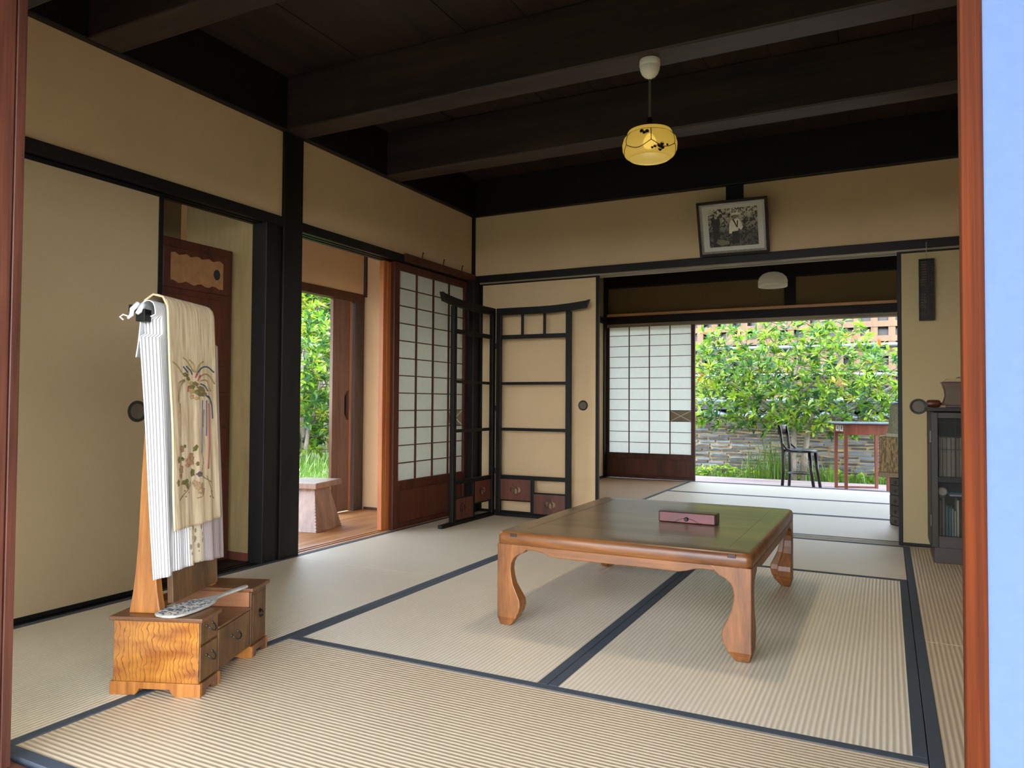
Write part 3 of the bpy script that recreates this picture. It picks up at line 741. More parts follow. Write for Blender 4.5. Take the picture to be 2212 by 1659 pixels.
# striped cloth thrown over the mirror
def path(t, R0=.02, top=1.088, bot=.326, back=.93, off=0):
    """t 0..1 from the back hem over the top to the front hem -> (u, z)"""
    Lb = top-back; Lf = top-bot; La = pi*R0; T = Lb+La+Lf; s = t*T
    fu = lambda z: -.141+off+(1.09-z)*.052
    if s < Lb: z = back+(Lb-R0)*s/Lb; return (-.141-2*R0-off-.012*(s/Lb-1)**2, z)
    if s < Lb+La:
        a = (s-Lb)/R0; return (-.141-R0-math.cos(a)*(R0+off), top-R0+math.sin(a)*(R0+off))
    z = top-R0-(s-Lb-La)*(Lf-R0)/Lf; return (fu(z), z)
def striped(a, b):
    u, z = path(b); v = -.040+(.372)*a
    if b > .3:
        q = (b-.3)/.7; v += (.5-a)*.0*q
        u += .006*math.sin(a*19)*q+.004*math.sin(a*41+2)*q
        z += (.016*math.sin(a*3.0+.4)-.012)*max(0, q-.5)*2
        v += .004*math.sin(b*9)*(a-.5)
    else: v = v*.86+.02
    # sleeve-like gather at the near side: the near edge folds back round the mirror
    if b > .25 and a < .11: k = (.11-a)/.11; u -= .05*k*(1-b*.45); v += .018*k
    return (u, v, z)
sc = MB().grid(striped, 72, 90).build('striped_cloth', MT['stripe'], None, smooth='all', solid=.0025)
uv = sc.data.uv_layers.new(name='cloth')
for lp in sc.data.loops:
    q = lp.vertex_index; uv.data[lp.index].uv = (-.04+.372*(q % 73)/72, .9*(q//73)/90)
sc.location = dr.location; sc.rotation_euler = (0, 0, TH); tag(sc, 'white and grey-brown striped kimono cloth draped over the dresser mirror, beneath the cream one', 'cloth')
mb = MB()
mb.tube([(-.185, -.018, 1.078), (-.195, -.032, 1.06), (-.195, -.034, 1.045), (-.205, -.036, 1.035)], [.008, .007, .006, .003], 8)
mb.tube([(-.17, -.02, 1.075), (-.172, -.035, 1.055), (-.176, -.04, 1.048)], [.008, .007, .005], 8)
mb.tube([(-.2, -.035, 1.04), (-.213, -.045, 1.045), (-.218, -.05, 1.038), (-.21, -.047, 1.03)], .0022, 6)
mb.build('knotted_tie', MT['stripe'], sc, smooth='all')
MB().box(-.185, -.158, -.032, .0, 1.028, 1.062).box(-.21, -.19, -.026, 0, 1.055, 1.075).build('frame_horn', MT['lacq'], sc, .002)
# cream embroidered sash on top of it
def creamf(a, b, lift=0):
    u, z = path(b, .022, 1.097, .446, .94, .014+lift); v = .028+.262*a
    if b > .27:
        q = min(1, (b-.27)/.5); u += .003*math.sin(a*11+1)*q+.0022*math.sin(a*27)*q
        z += -.006*math.sin(a*2.5)*max(0, q-.6)
        v += .004*math.sin(b*12+a)*q*(1-a)
    return (u, v, z)
cc = MB().grid(creamf, 40, 90).build('embroidered_cloth', MT['linen'], None, smooth='all', solid=.002)
cc.location = dr.location; cc.rotation_euler = (0, 0, TH); tag(cc, 'cream linen sash embroidered with a long-tailed bird and flowers, hanging over the mirror', 'cloth')
MB().tube([creamf(-.008, .15+.85*i/40) for i in range(41)], .0035, 6).build('rolled_hem', MT['hem'], cc, smooth='all')
Lb, La, Lf = 1.097-.94, pi*.022, 1.097-.446
def emb(x, y):
    """crop coordinates of the embroidery (611 x 1659 study) to a point just off the linen"""
    xl = 30+(y-100)/1500*45; xr = 458+(y-50)/1570*77
    s = (x-xl)/(xr-xl); py = 740+y/4.36; tp = 650+22*s; bt = 1143-28*s
    t = (py-tp)/(bt-tp); b = (Lb+La+(Lf)*t)/(Lb+La+Lf)
    p = creamf(s, min(b, .995)); return (p[0]+.0022, p[1], p[2])
def stitch(nm, lines, col, r=.0021):
    mb = MB()
    for L in lines:
        pts = [emb(*p) for p in L]
        if len(pts) > 2:
            q = []
            for i in range(len(L)-1):
                for k in range(4):
                    f = k/4; p0, p1 = L[i], L[i+1]; pm = L[i-1] if i else p0; pn = L[i+2] if i+2 < len(L) else p1
                    q.append(tuple(.5*((2*p0[j])+(-pm[j]+p1[j])*f+(2*pm[j]-5*p0[j]+4*p1[j]-pn[j])*f*f+(-pm[j]+3*p0[j]-3*p1[j]+pn[j])*f**3) for j in (0, 1)))
            q.append(L[-1]); pts = [emb(*p) for p in q]
        mb.tube(pts, r, 5)
    return mb.build(nm, plain('thread_'+col, col, .6), cc, smooth='all')
def blobs(nm, items, col):
    mb = MB()
    for x, y, rx, ry, an in items:
        pl = []
        for i in range(10):
            q = 2*pi*i/10; k = 1 if i % 2 else .72
            a, b = rx*k*math.cos(q), ry*k*math.sin(q); pl.append(emb(x+a*math.cos(an)-b*math.sin(an), y+a*math.sin(an)+b*math.cos(an)))
        c = emb(x, y); c = (c[0]+.0015, c[1], c[2]); mb.add(pl+[c], [(i, (i+1) % 10, 10) for i in range(10)])
    return mb.build(nm, plain('thread_'+col, col, .7, vs=200, var=.3), cc)
stitch('tail_feather', [[(45, 140), (90, 180), (130, 240)], [(140, 95), (190, 150), (235, 230)], [(200, 118), (235, 160), (245, 240)], [(325, 135), (280, 175), (255, 240)]], '8a7a4a')
stitch('tail_feather', [[(440, 238), (380, 190), (320, 190), (270, 240)], [(142, 185), (165, 215), (185, 240)], [(170, 180), (210, 220), (225, 260)], [(360, 470), (400, 500), (425, 550), (440, 685)], [(350, 465), (390, 480), (420, 545)], [(300, 350), (340, 370), (370, 420)]], '2f4257', .0022)
stitch('tail_feather', [[(290, 290), (340, 255), (400, 280), (450, 350)], [(300, 320), (360, 320), (410, 420)], [(150, 310), (100, 350), (80, 440), (82, 525)], [(155, 320), (115, 380), (98, 500), (100, 625)], [(335, 600), (332, 765)], [(110, 540), (104, 860)]], '8c7355')
stitch('tail_feather', [[(383, 540), (390, 800), (382, 1165)], [(265, 250), (250, 290)], [(295, 270), (270, 320)], [(195, 370), (185, 425)]], '8a3a34')
stitch('tail_feather', [[(320, 510), (315, 760), (312, 1010)], [(358, 510), (360, 850)]], '4a5068')
blobs('bird_body', [(165, 262, 36, 24, .3), (225, 380, 30, 26, .4), (270, 430, 40, 26, .3), (320, 400, 40, 20, .9), (190, 300, 28, 20, .8), (250, 350, 36, 24, .5), (300, 400, 50, 24, .5), (300, 450, 56, 26, .2), (340, 440, 30, 16, .6)], '7b6f3e')
blobs('bird_breast', [(225, 420, 28, 34, .2), (225, 475, 22, 30, 0), (265, 490, 34, 18, 0), (215, 345, 22, 30, 0)], 'b89c6c')
blobs('flower', [(215, 1085, 52, 60, 0), (225, 1030, 30, 26, 0), (190, 1130, 26, 26, 0), (130, 975, 30, 44, 0), (125, 1170, 34, 52, 0), (125, 1230, 26, 34, 0)], 'b08868')
blobs('flower', [(300, 1215, 32, 30, 0)], '6a5a66')
blobs('flower', [(300, 1330, 46, 50, 0), (310, 1380, 34, 34, .5), (265, 1300, 20, 34, 0)], 'b89b74')
blobs('stitched_leaf', [(92, 1080, 16, 40, 0), (140, 1070, 26, 20, .5), (262, 965, 18, 40, .3), (245, 1200, 22, 46, 0), (170, 1290, 44, 26, -.6), (190, 1320, 16, 34, 0), (92, 1300, 14, 40, 0), (160, 950, 14, 20, 0), (280, 1115, 14, 26, 0)], '6c6a35')
stitch('vine', [[(110, 1465), (170, 1400), (210, 1340), (225, 1290)], [(300, 1215), (350, 1250), (410, 1290)], [(370, 1230), (400, 1320), (430, 1420), (462, 1445)], [(310, 1010), (330, 1080), (320, 1150), (305, 1200)], [(115, 950), (118, 1120)], [(285, 1445), (330, 1420), (350, 1350)]], '7d6547', .0012)
blobs('berry', [(125, 1450, 8, 8, 0), (150, 1430, 8, 8, 0), (180, 1430, 8, 8, 0), (170, 1375, 8, 8, 0), (205, 1390, 8, 8, 0), (195, 1350, 8, 8, 0), (330, 1065, 8, 8, 0), (335, 1105, 8, 8, 0), (430, 1380, 9, 9, 0), (405, 1430, 9, 9, 0), (462, 1445, 9, 9, 0), (410, 1290, 8, 8, 0)], '7d6547')
# battledore lying across the dresser
bd = thing('worn_paddle', 'worn wooden paddle with flaking blue and cream paper lying on the dresser top', 'paddle', (0, 0, 0))
bd.location = (0, 0, 0)
def dl(u_, v_, z):  # dresser-local to world
    return Vector((1.106+math.cos(TH)*u_-math.sin(TH)*v_, -3.392+math.sin(TH)*u_+math.cos(TH)*v_, z))
a = dl(-.105, -.012, .2155); b2 = dl(-.022, .33, .2185)
dv = (b2-a); LL = dv.length; bd.location = a; bd.rotation_euler = (0, -math.asin(dv.z/LL), math.atan2(dv.y, dv.x))
out = [(.0, .0), (.003, .022), (.012, .036), (.035, .046), (.08, .049), (.13, .045), (.165, .036), (.19, .022), (.205, .012), (.235, .0075), (.28, .008), (.32, .0095), (.345, .0085), (.352, .0)]
poly = out+[(x, -y) for x, y in reversed(out[1:-1])]
MB().prism([(x, y) for x, y in poly], 'z', .0, .007).build('blade_and_handle', plain('pale_weathered_wood', 'a3a39a', .6, vs=30), bd, .0015)
pp = [(x*.97+.004, y*.9) for x, y in out if x < .18]; pp = pp+[(x, -y) for x, y in reversed(pp[1:])]
MB().prism(pp, 'z', .007, .0076).build('flaking_paper', MT['worn'], bd)

# ------------------------------------------------------------------ pendant lamp
LX, LY = 1.929, -1.91
pl = thing('pendant_lamp', 'lit amber glass pendant lamp hanging from the ceiling beam above the table', 'lamp', (LX, LY, 2.215))
MB().lathe([(.0001, 0), (.042, 0), (.043, -.004), (.043, -.022), (.040, -.026)], (0, 0, 0), 40).lathe([(.041, -.026), (.039, -.04), (.033, -.056), (.022, -.068), (.010, -.073), (.006, -.078), (.0001, -.078)], (0, 0, 0), 40, flute=-.05).build('ceiling_rose', MT['porc'], pl, smooth=True)
MB().tube([(0, 0, -.07), (0, 0, -.262)], .0055, 8).build('cord', plain('dark_cord', '55524c', .6), pl)
MB().lathe([(.006, -.235), (.012, -.245), (.010, -.262), (.016, -.268), (.020, -.282), (.020, -.288)], (0, 0, 0), 20).tube([(0, 0, -.24), (.012, 0, -.25), (.006, .012, -.26), (-.012, .004, -.265)], .0035, 6).build('lamp_holder', MT['ironb'], pl, smooth=True)
def amber():
    m, n, b = base_mat('amber_glass')
    b.inputs['Base Color'].default_value = lin('c4b880'); b.inputs['Roughness'].default_value = .2
    t = N(n, 'BsdfTranslucent'); t.inputs[0].default_value = lin('cabd86'); mx = N(n, 'MixShader'); mx.inputs[0].default_value = .55
    e = N(n, 'Emission'); e.inputs[0].default_value = lin('cfae50'); e.inputs[1].default_value = .03; ad = N(n, 'AddShader')
    tp = N(n, 'BsdfTransparent'); tp.inputs[0].default_value = lin('dccb92'); m3 = N(n, 'MixShader'); m3.inputs[0].default_value = .3
    n.links.new(b.outputs[0], mx.inputs[1]); n.links.new(t.outputs[0], mx.inputs[2]); n.links.new(mx.outputs[0], m3.inputs[1]); n.links.new(tp.outputs[0], m3.inputs[2])
    n.links.new(m3.outputs[0], ad.inputs[0]); n.links.new(e.outputs[0], ad.inputs[1]); n.links.new(ad.outputs[0], n.nodes['Material Output'].inputs[0])
    return m
prof = [(.022, -.286), (.06, -.288), (.086, -.295), (.090, -.302), (.088, -.309), (.104, -.325), (.110, -.348), (.108, -.372), (.098, -.392), (.080, -.406)]
sh = MB().lathe(prof, (0, 0, 0), 48).build('glass_shade', amber(), pl, smooth='all', solid=.002)
inkm = plain('black_glaze_line', '1c160c', .4); mb = MB()
mb.lathe([(.0895, -.309), (.091, -.3105), (.0895, -.312)], (0, 0, 0), 48)
def ring(z): 
    for i in range(len(prof)-1):
        if prof[i][1] >= z >= prof[i+1][1]:
            f = (prof[i][1]-z)/(prof[i][1]-prof[i+1][1]); return prof[i][0]*(1-f)+prof[i+1][0]*f
    return .1
vw = math.atan2(-4.82-LY, 2.785-LX)
for k in range(6):
    a0 = vw+k*pi/3+.05
    mb.tube([((ring(z)+.001)*math.cos(a0), (ring(z)+.001)*math.sin(a0), z) for z in [-.31-.0045*i for i in range(13)]], .0016, 5)
    pts = []
    for i in range(13):
        f = i/12; a1 = a0+f*pi/3; z = -.364-.022*math.sin(f*pi)*(1)
        pts.append(((ring(z)+.001)*math.cos(a1), (ring(z)+.001)*math.sin(a1), z))
    mb.tube(pts, .0016, 5)
mb.build('painted_line', inkm, sh)
mb = MB()
for (da, z, r) in ((.42, -.385, .007), (.52, -.39, .006), (.47, -.378, .006), (.36, -.384, .006), (.44, -.396, .006), (.2, -.388, .0045), (.1, -.392, .004), (-.1, -.330, .006), (-.2, -.334, .005), (-.3, -.326, .006), (.7, -.378, .004)):
    a1 = vw+da; rr = ring(z)+.0012; c = (rr*math.cos(a1), rr*math.sin(a1), z)
    mb.tube([(c[0]*1.0, c[1]*1.0, c[2]), (c[0]*1.008, c[1]*1.008, c[2])], r*1.35, 10)
mb.build('painted_blossom', inkm, sh)
bm_ = bpy.data.materials.new('lit_bulb'); bm_.use_nodes = True; q = bm_.node_tree; q.nodes.clear(); e = q.nodes.new('ShaderNodeEmission'); e.inputs[0].default_value = (1, .9, .66, 1); e.inputs[1].default_value = 1.7; o = q.nodes.new('ShaderNodeOutputMaterial'); q.links.new(e.outputs[0], o.inputs[0])
MB().lathe([(.0001, -.30), (.012, -.305), (.024, -.325), (.028, -.342), (.022, -.358), (.0001, -.366)], (0, 0, 0), 20).build('bulb', bm_, pl, smooth='all')
ld = bpy.data.lights.new('bulb_light', 'POINT'); ld.energy = .05; ld.color = (1, .88, .6); ld.shadow_soft_size = .03
ad_ = bpy.data.lights.new('room_fill_down', 'AREA'); ad_.shape = 'DISK'; ad_.size = .14; ad_.energy = 1.6; ad_.color = (1, .87, .68)  # added fill below the shade, stronger than the bulb, brightens the deep room
ao = bpy.data.objects.new('room_fill_down', ad_); C.objects.link(ao); ao.parent = pl; ao.location = (0, 0, -.408)
lo = bpy.data.objects.new('bulb_light', ld); C.objects.link(lo); lo.parent = pl; lo.location = (0, 0, -.375)

l2 = thing('white_glass_lamp', 'small white scalloped glass pendant lamp in the rear room', 'lamp', (1.905, 1.92, 2.30))
MB().lathe([(.02, -.335), (.05, -.338), (.085, -.353), (.110, -.378), (.1215, -.41), (.1215, -.425), (.118, -.43), (.122, -.44), (.120, -.462)], (0, 0, 0), 48, flute=-.03).build('glass_shade', paper('milk_glass', 'f4f0e2', .5), l2, smooth=True, solid=.003)
MB().tube([(0, 0, 0), (0, 0, -.31)], .003, 8).build('cord', MT['ironb'], l2)
MB().lathe([(.0001, -.30), (.016, -.305), (.018, -.33), (.024, -.338), (.0001, -.34)], (0, 0, 0), 16).build('lamp_holder', MT['ironb'], l2, smooth=True)

# ------------------------------------------------------------------ framed photograph, leaning out on the lintel
fr = thing('framed_photograph', 'black and white photograph in an ornate dark frame, propped askew above the rear opening', 'picture', (1.715, -.024, 1.767))
fr.rotation_euler = (math.radians(23), math.radians(.6), 0)
FW, FH = .428, .345
def fbar(nm, ins, w, d0, d1, m):
    mb = MB()
    o = [(ins, ins), (FW-ins, ins), (FW-ins, FH-ins), (ins, FH-ins)]; i_ = [(ins+w, ins+w), (FW-ins-w, ins+w), (FW-ins-w, FH-ins-w), (ins+w, FH-ins-w)]
    for k in range(4):
        a, b = o[k], o[(k+1) % 4]; c, d = i_[(k+1) % 4], i_[k]
        mb.prism([a, b, c, d], 'y', d0, d1)
    return mb.build(nm, MT[m], fr, .001)
fbar('outer_moulding', 0, .016, -.022, 0, 'frm'); fbar('silver_bead', .016, .005, -.018, -.002, 'silver'); fbar('inner_slope', .021, .008, -.013, -.002, 'silver')
MB().box(.029, FW-.029, -.008, -.004, .029, FH-.029).build('mount_board', MT['matb'], fr)
ph = MB().box(.066, FW-.062, -.0095, -.008, .055, FH-.052).build('photograph_print', MT['print'], fr)
def flat(nm, poly, m, y=-.0098, par=None): return MB().prism(poly, 'y', y-.0004, y).build(nm, MT[m], par or ph)
def PH(x, y): return (.066+(x-500)/(1620-500)*(FW-.128), .055+(1230-y)/(1230-430)*(FH-.107))
flat('printed_tree', [PH(*q) for q in ((590, 1230), (600, 900), (560, 620), (640, 560), (660, 640), (760, 600), (740, 1230))], 'pk')
flat('printed_path', [PH(*q) for q in ((700, 1060), (960, 1120), (960, 1180), (760, 1200), (650, 1140))], 'pg')
flat('printed_shirt', [PH(*q) for q in ((985, 740), (1030, 680), (1080, 660), (1170, 650), (1230, 690), (1290, 840), (1240, 900), (1190, 860), (1170, 910), (1040, 920), (1025, 960), (965, 955), (970, 830))], 'pw', -.0103)
flat('printed_collar', [PH(*q) for q in ((1050, 660), (1090, 660), (1150, 800), (1160, 690), (1185, 700), (1170, 840), (1140, 830))], 'pk', -.0108)
flat('printed_trousers', [PH(*q) for q in ((1040, 925), (1180, 912), (1200, 1080), (1190, 1180), (1030, 1180))], 'pk', -.0103)
flat('printed_head', [PH(1110+48*math.cos(q), 610+60*math.sin(q)) for q in [2*pi*i/14 for i in range(14)]], 'pg', -.0103)
flat('printed_hat', [PH(*q) for q in ((1020, 575), (1080, 530), (1150, 525), (1250, 545), (1230, 570), (1150, 570))], 'pw', -.0108)

# ------------------------------------------------------------------ abacus
ab = thing('abacus', 'dark wooden abacus hung upright on the right-hand paper door', 'abacus', (2.992, -.004, 1.296))
aw, ah = .078, .352
mb = MB().box(-aw/2, -aw/2+.007, -.02, 0, 0, ah).box(aw/2-.007, aw/2, -.02, 0, 0, ah).box(-aw/2, aw/2, -.02, 0, 0, .007).box(-aw/2, aw/2, -.02, 0, ah-.007, ah)
mb.build('frame', MT['black'], ab, .001); B('divider_bar', aw/2-.026, aw/2-.021, -.018, -.002, .007, ah-.007, 'black', ab, 0)
B('back_board', -aw/2+.007, aw/2-.007, -.003, -.001, .007, ah-.007, 'blackx', ab, 0)
bdm = wood('worn_bead_wood', '5d4c38', '8d7a60', 'x', 20, .5)
for i in range(23):
    z = .0155+i*(ah-.031)/22
    rod = MB().tube([(-aw/2+.005, -.010, z), (aw/2-.005, -.010, z)], .0008, 6).build('rod', MT['iron'], ab)
    if i in (10, 11, 12): xs = ()
    else: xs = (-.026, -.0185, -.011, -.0035, aw/2-.014)
    for x in xs: MB().lathe([(.0012, -.0034), (.0056, 0), (.0012, .0034)], (x, -.010, z), 10, axis='x').build('bead', bdm, rod)
MB().tube([(0, -.01, ah), (.0, -.014, ah+.03), (-.003, -.018, ah+.095), (.003, -.018, ah+.095), (.0, -.014, ah+.03)], .0012, 6).build('hanging_string', plain('pale_string', '9d9272', .8), ab)
hk = MB().tube([(0, 0, 0), (0, -.02, 0), (.004, -.026, .008)], .003, 8).build('wall_hook', MT['iron'], None); hk.location = (2.992, -.012, 1.742); tag(hk, 'small metal hook in the dark lintel, holding the abacus string', 'hook')

# ------------------------------------------------------------------ bookcase
bc = thing('glazed_bookcase', 'dark brown glazed bookcase at the right, partly hidden by the front door', 'bookcase', (2.985, -.42, 0))
BW, BD, BH = .62, .34, .80
B('side_board', 0, .018, 0, BD, .075, BH-.02, 'black', bc); B('side_board', BW-.018, BW, 0, BD, .075, BH-.02, 'black', bc)
grn = wood('greenish_brown_wood', '201f18', '38352a', 'z', 14, .45, spec=.3)
B('back_board', 0, BW, BD-.01, BD, .075, BH-.02, 'black', bc); B('top_board', -.012, BW+.01, -.014, BD, BH-.02, BH, 'black', bc)
B('base', .014, BW-.01, .0, BD, 0, .10, 'base', bc)
B('shelf', .018, BW-.018, .02, BD-.01, .085, .118, 'black', bc); B('shelf', .018, BW-.018, .02, BD-.01, .418, .440, 'black', bc)
dr_ = bpy.data.objects.new('glass_door', None); C.objects.link(dr_); dr_.parent = bc
B('door_stile', .004, .034, -.016, .0, .082, .775, grn, dr_); B('door_stile', .29, .32, -.016, .0, .082, .775, grn, dr_)
B('door_rail', .034, .29, -.016, 0, .745, .775, grn, dr_); B('door_rail', .034, .29, -.016, 0, .082, .142, 'base', dr_); B('middle_rail', .034, .29, -.012, 0, .415, .445, 'black', dr_)
mb = MB().box(.112, .1155, -.008, -.004, .445, .745).box(.21, .2135, -.008, -.004, .445, .745)
for z in (.72, .649, .583): mb.box(.034, .29, -.008, -.004, z, z+.0035)
mb.build('glazing_bars', MT['ironb'], dr_)
gm, gn, gb = base_mat('cabinet_glass'); gb.inputs['Roughness'].default_value = .03; gb.inputs['Alpha'].default_value = .30; gb.inputs['Base Color'].default_value = (.05, .055, .05, 1)  # dark tint stands in for shade the front door casts on the case
B('glass_pane', .034, .29, -.004, -.002, .142, .745, gm, dr_, 0)
for z in (.62, .19): B('hinge', -.004, .004, -.018, -.004, z, z+.06, 'iron', dr_, .001)
x = .037; cols_low = [('brown cloth-bound', '6f5f48', .20, .013), ('grey-brown', '7b7160', .215, .011), ('teal', '3f7377', .175, .012), ('teal-green thin', '4e8a84', .165, .008), ('pale blue', '8fa9a8', .16, .009), ('white thin', 'c7c4b6', .15, .007), ('cream tall', 'd2ccbc', .205, .010), ('dark brown', '4c3427', .195, .012), ('brown', '6d4c38', .18, .012), ('tan', '93795a', .175, .010), ('pale grey', 'a9aca6', .16, .012), ('blue-grey', '7e8d92', .16, .011), ('cream', 'bdb59f', .16, .010)]
def book(label, x, y, z, w, d_, h, col, group, lean=0):
    t = thing('book', label, 'book', (x, y, z), 0, group)
    mb = MB().box(0, w, 0, .0015, 0, h).box(0, .0012, 0, d_, 0, h).box(w-.0012, w, 0, d_, 0, h)
    mb.build('cover', plain('cover_'+col, col, .7, vs=30), t, .0006)
    MB().box(.0012, w-.0012, .0015, d_-.003, .003, h-.003).build('pages', MT['pw'], t)
    return t
for nm, col, h, w in cols_low:
    book('%s book standing on the bookcase\'s lower shelf' % nm, 2.985+x, -.39, .118, w, .15, h, col, 'books on the lower bookcase shelf'); x += w+.0035
x = .040
for i in range(11):
    c = ('a59b88', '9c937f', 'aca391')[i % 3]
    book('pale slipcased volume in the matching set on the bookcase\'s upper shelf', 2.985+x, -.39, .440, .0165, .16, .205, c, 'matching volumes on the upper bookcase shelf')
    t = bpy.context.scene.objects[-1]
    x += .0185
for i, (w, z, col, nm) in enumerate(((.11, .342, 'c5cbc8', 'white'), (.105, .353, '3e6d86', 'blue'))):
    t = thing('book', nm+' thin book lying flat on the standing books of the lower shelf', 'book', (3.072, -.38, z), 0, 'books on the lower bookcase shelf')
    B('cover', 0, w, 0, .14, 0, .009, plain('flat_cover_'+col, col, .6), t, .001)
gl = thing('small_round_clock', 'small pale round clock on the books at the left end of the lower shelf', 'clock', (3.04, -.372, .334))
MB().lathe([(.0001, -.006), (.022, -.006), (.024, 0), (.022, .006), (.0001, .008)], (0, 0, .03), 24, axis='y').build('case', plain('pale_metal', '8b9290', .4), gl, smooth=True)
MB().lathe([(.0001, -.0072), (.018, -.0072), (.0185, -.006)], (0, 0, .03), 24, axis='y').build('dial', MT['pw'], gl, smooth=True)
MB().box(-.012, .012, -.006, .008, 0, .008).build('foot', MT['iron'], gl)
ml = thing('wooden_mallet', 'small dark wooden mallet lying on top of the bookcase', 'mallet', (2.995, -.30, .80), math.radians(10))
MB().lathe([(.0001, -.031), (.015, -.031), (.019, -.026), (.0205, 0), (.019, .026), (.015, .031), (.0001, .031)], (.012, 0, .0205), 24, axis='x').build('head', MT['brown'], ml, smooth=True)
MB().tube([(.04, 0, .0205), (.1, 0, .016), (.2, 0, .008)], [.007, .0065, .0075], 10).build('handle', MT['brown'], ml, smooth='all')
bb = thing('antique_book_box', 'brown cloth-covered box with concave sides on the bookcase, behind the mallet', 'box', (3.13, -.24, .80))
vs = []; lev = [(0, .078), (.02, .074), (.05, .066), (.08, .068), (.105, .076), (.12, .08)]
for z, w in lev:
    for a, b in ((-1, -1), (1, -1), (1, 1), (-1, 1)): vs.append((a*w, b*w*.7, z+.012))
fs = [(3, 2, 1, 0), tuple(range(20, 24))]+[(l*4+k, l*4+(k+1) % 4, l*4+4+(k+1) % 4, l*4+4+k) for l in range(5) for k in range(4)]
MB().add(vs, fs).build('body', plain('brown_cloth_box', '5d4a3a', .7), bb, .002); MB().box(-.085, .085, -.062, .062, .132, .137).box(-.06, .085, -.055, .055, 0, .012).build('lid', MT['dkred'], bb, .001)
pb = thing('stack_of_papers', 'thin stack of yellowed papers on the brown cloth box', 'papers', (3.13, -.24, .937))
mb = MB()
for i in range(6): mb.box(-.075+.003*i, .075, -.05, .05+.002*(i % 2), .003*i, .003*i+.0025)
mb.build('sheets', plain('yellowed_paper', 'a8936a', .9), pb); MB().lathe([(.02, .018), (.012, .024), (.0001, .028)], (0, 0, 0), 6).build('folded_corner', MT['pg'], pb)

# ================================================================== REAR ROOM
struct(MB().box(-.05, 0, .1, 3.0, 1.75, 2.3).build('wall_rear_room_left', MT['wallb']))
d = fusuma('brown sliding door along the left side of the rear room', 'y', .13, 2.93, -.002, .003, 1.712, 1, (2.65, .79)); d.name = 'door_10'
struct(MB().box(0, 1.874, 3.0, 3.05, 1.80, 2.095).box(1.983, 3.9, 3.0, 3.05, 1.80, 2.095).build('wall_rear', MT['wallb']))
SB('trim_rear_short_post', 1.874, 1.983, 2.985, 3.06, 1.77, 2.1, 'black')
SB('trim_rear_picture_rail', 0, 3.9, 2.955, 3.03, 1.776, 1.803, 'paleo')
SB('trim_rear_lintel', 0, 3.9, 2.965, 3.07, 1.69, 1.775, 'blackx')
grooved('trim_rear_lintel_track', 'x', 0, 3.9, 2.965, 3.07, 1.655, 1.69, TRK, up=False)
SB('trim_rear_beam', -.05, 3.95, 2.93, 3.07, 2.09, 2.34, 'blackx')
SB('trim_rear_sill', 0, 3.9, 2.962, 3.06, -.1, -.002, 'blackx')
SB('trim_rear_corner_post', -.06, .012, 2.88, 3.06, -.02, 2.3, 'black'); SB('trim_rear_left_rail', -.02, .006, .1, 3.0, 1.715, 1.765, 'blacky')
SB('ceiling_rear', -.05, 3.95, .1, 3.05, 2.30, 2.34, 'ceil', bevel=0)
SB('trim_rear_room_beam', 0, 3.9, 1.30, 1.42, 2.17, 2.3, 'beam')
SB('trim_rear_eave', -1.5, 5.2, 3.05, 4.0, 2.28, 2.33, 'blackx', bevel=0)
# rear deck
dk = struct(MB().build('floor_rear_deck', MT['deckb'])) if False else None
mb = MB(); y = 3.07
while y < 4.8: mb.box(-2.5, 5.5, y, y+.117, -.16, -.12); y += .122
struct(mb.build('floor_rear_deck', MT['deckb'], bevel=.002))
# chest, basket and lantern at the right of the rear room
cst = thing('small_chest', 'small dark chest of drawers with ring pulls in the rear room, under the straw box', 'chest', (2.80, .84, 0), math.radians(-57))
B('carcass', 0, .42, 0, .34, 0, .325, 'black', cst, .004)
dkw = wood('grey_black_drawer', '2f2c2c', '56504c', 'x', 12, .5)
for k, (z0, z1) in enumerate(((.01, .06), (.065, .135), (.14, .205), (.21, .27), (.275, .32))):
    d = B('drawer', .005, .415, -.006, 0.0, z0, z1, dkw, cst, .002)
    if k in (0, 2, 4) or 1:
        MB().lathe([(.010+.0015*math.cos(q), .0015*math.sin(q)-.008) for q in [2*pi*i/8 for i in range(9)]], (.07, 0, (z0+z1)/2-.005), 18, axis='y').build('ring_pull', MT['ironb'], d, smooth=True)
bk = thing('straw_basket', 'coarse woven straw box sitting on the small dark chest in the rear room', 'basket', (2.735, .80, .326), math.radians(-8))
MB().prism(rrect(.0, .34, -.02, .26, .03), 'z', .03, .272).build('woven_body', MT['straw'], bk, .012, seg=3)
MB().prism(rrect(-.006, .346, -.026, .266, .03), 'z', 0, .032).build('rim', plain('pale_straw_rim', '8c7a62', .8, vs=80), bk, .003)
lt = thing('ribbed_lampshade', 'pale green ribbed paper lampshade with a pleated rim, on top of the straw box', 'lampshade', (2.905, .87, .598))
vs = []; lev = [(0, .128), (.022, .128), (.024, .118), (.06, .112), (.12, .106), (.17, .102), (.205, .1), (.22, .09), (.228, .07)]
MB().lathe([(w, z) for z, w in lev[:3]], (0, 0, 0), 60, flute=-.04).build('pleated_rim', paper('pleated_rim_paper', 'b9bda4', .2), lt)
MB().lathe([(w, z) for z, w in lev[2:]]+[(.0001, .23)], (0, 0, 0), 36, flute=-.012).build('ribbed_shade', plain('pale_green_crepe', '9ea084', .85, vs=90, var=.25, bmp=.6), lt)

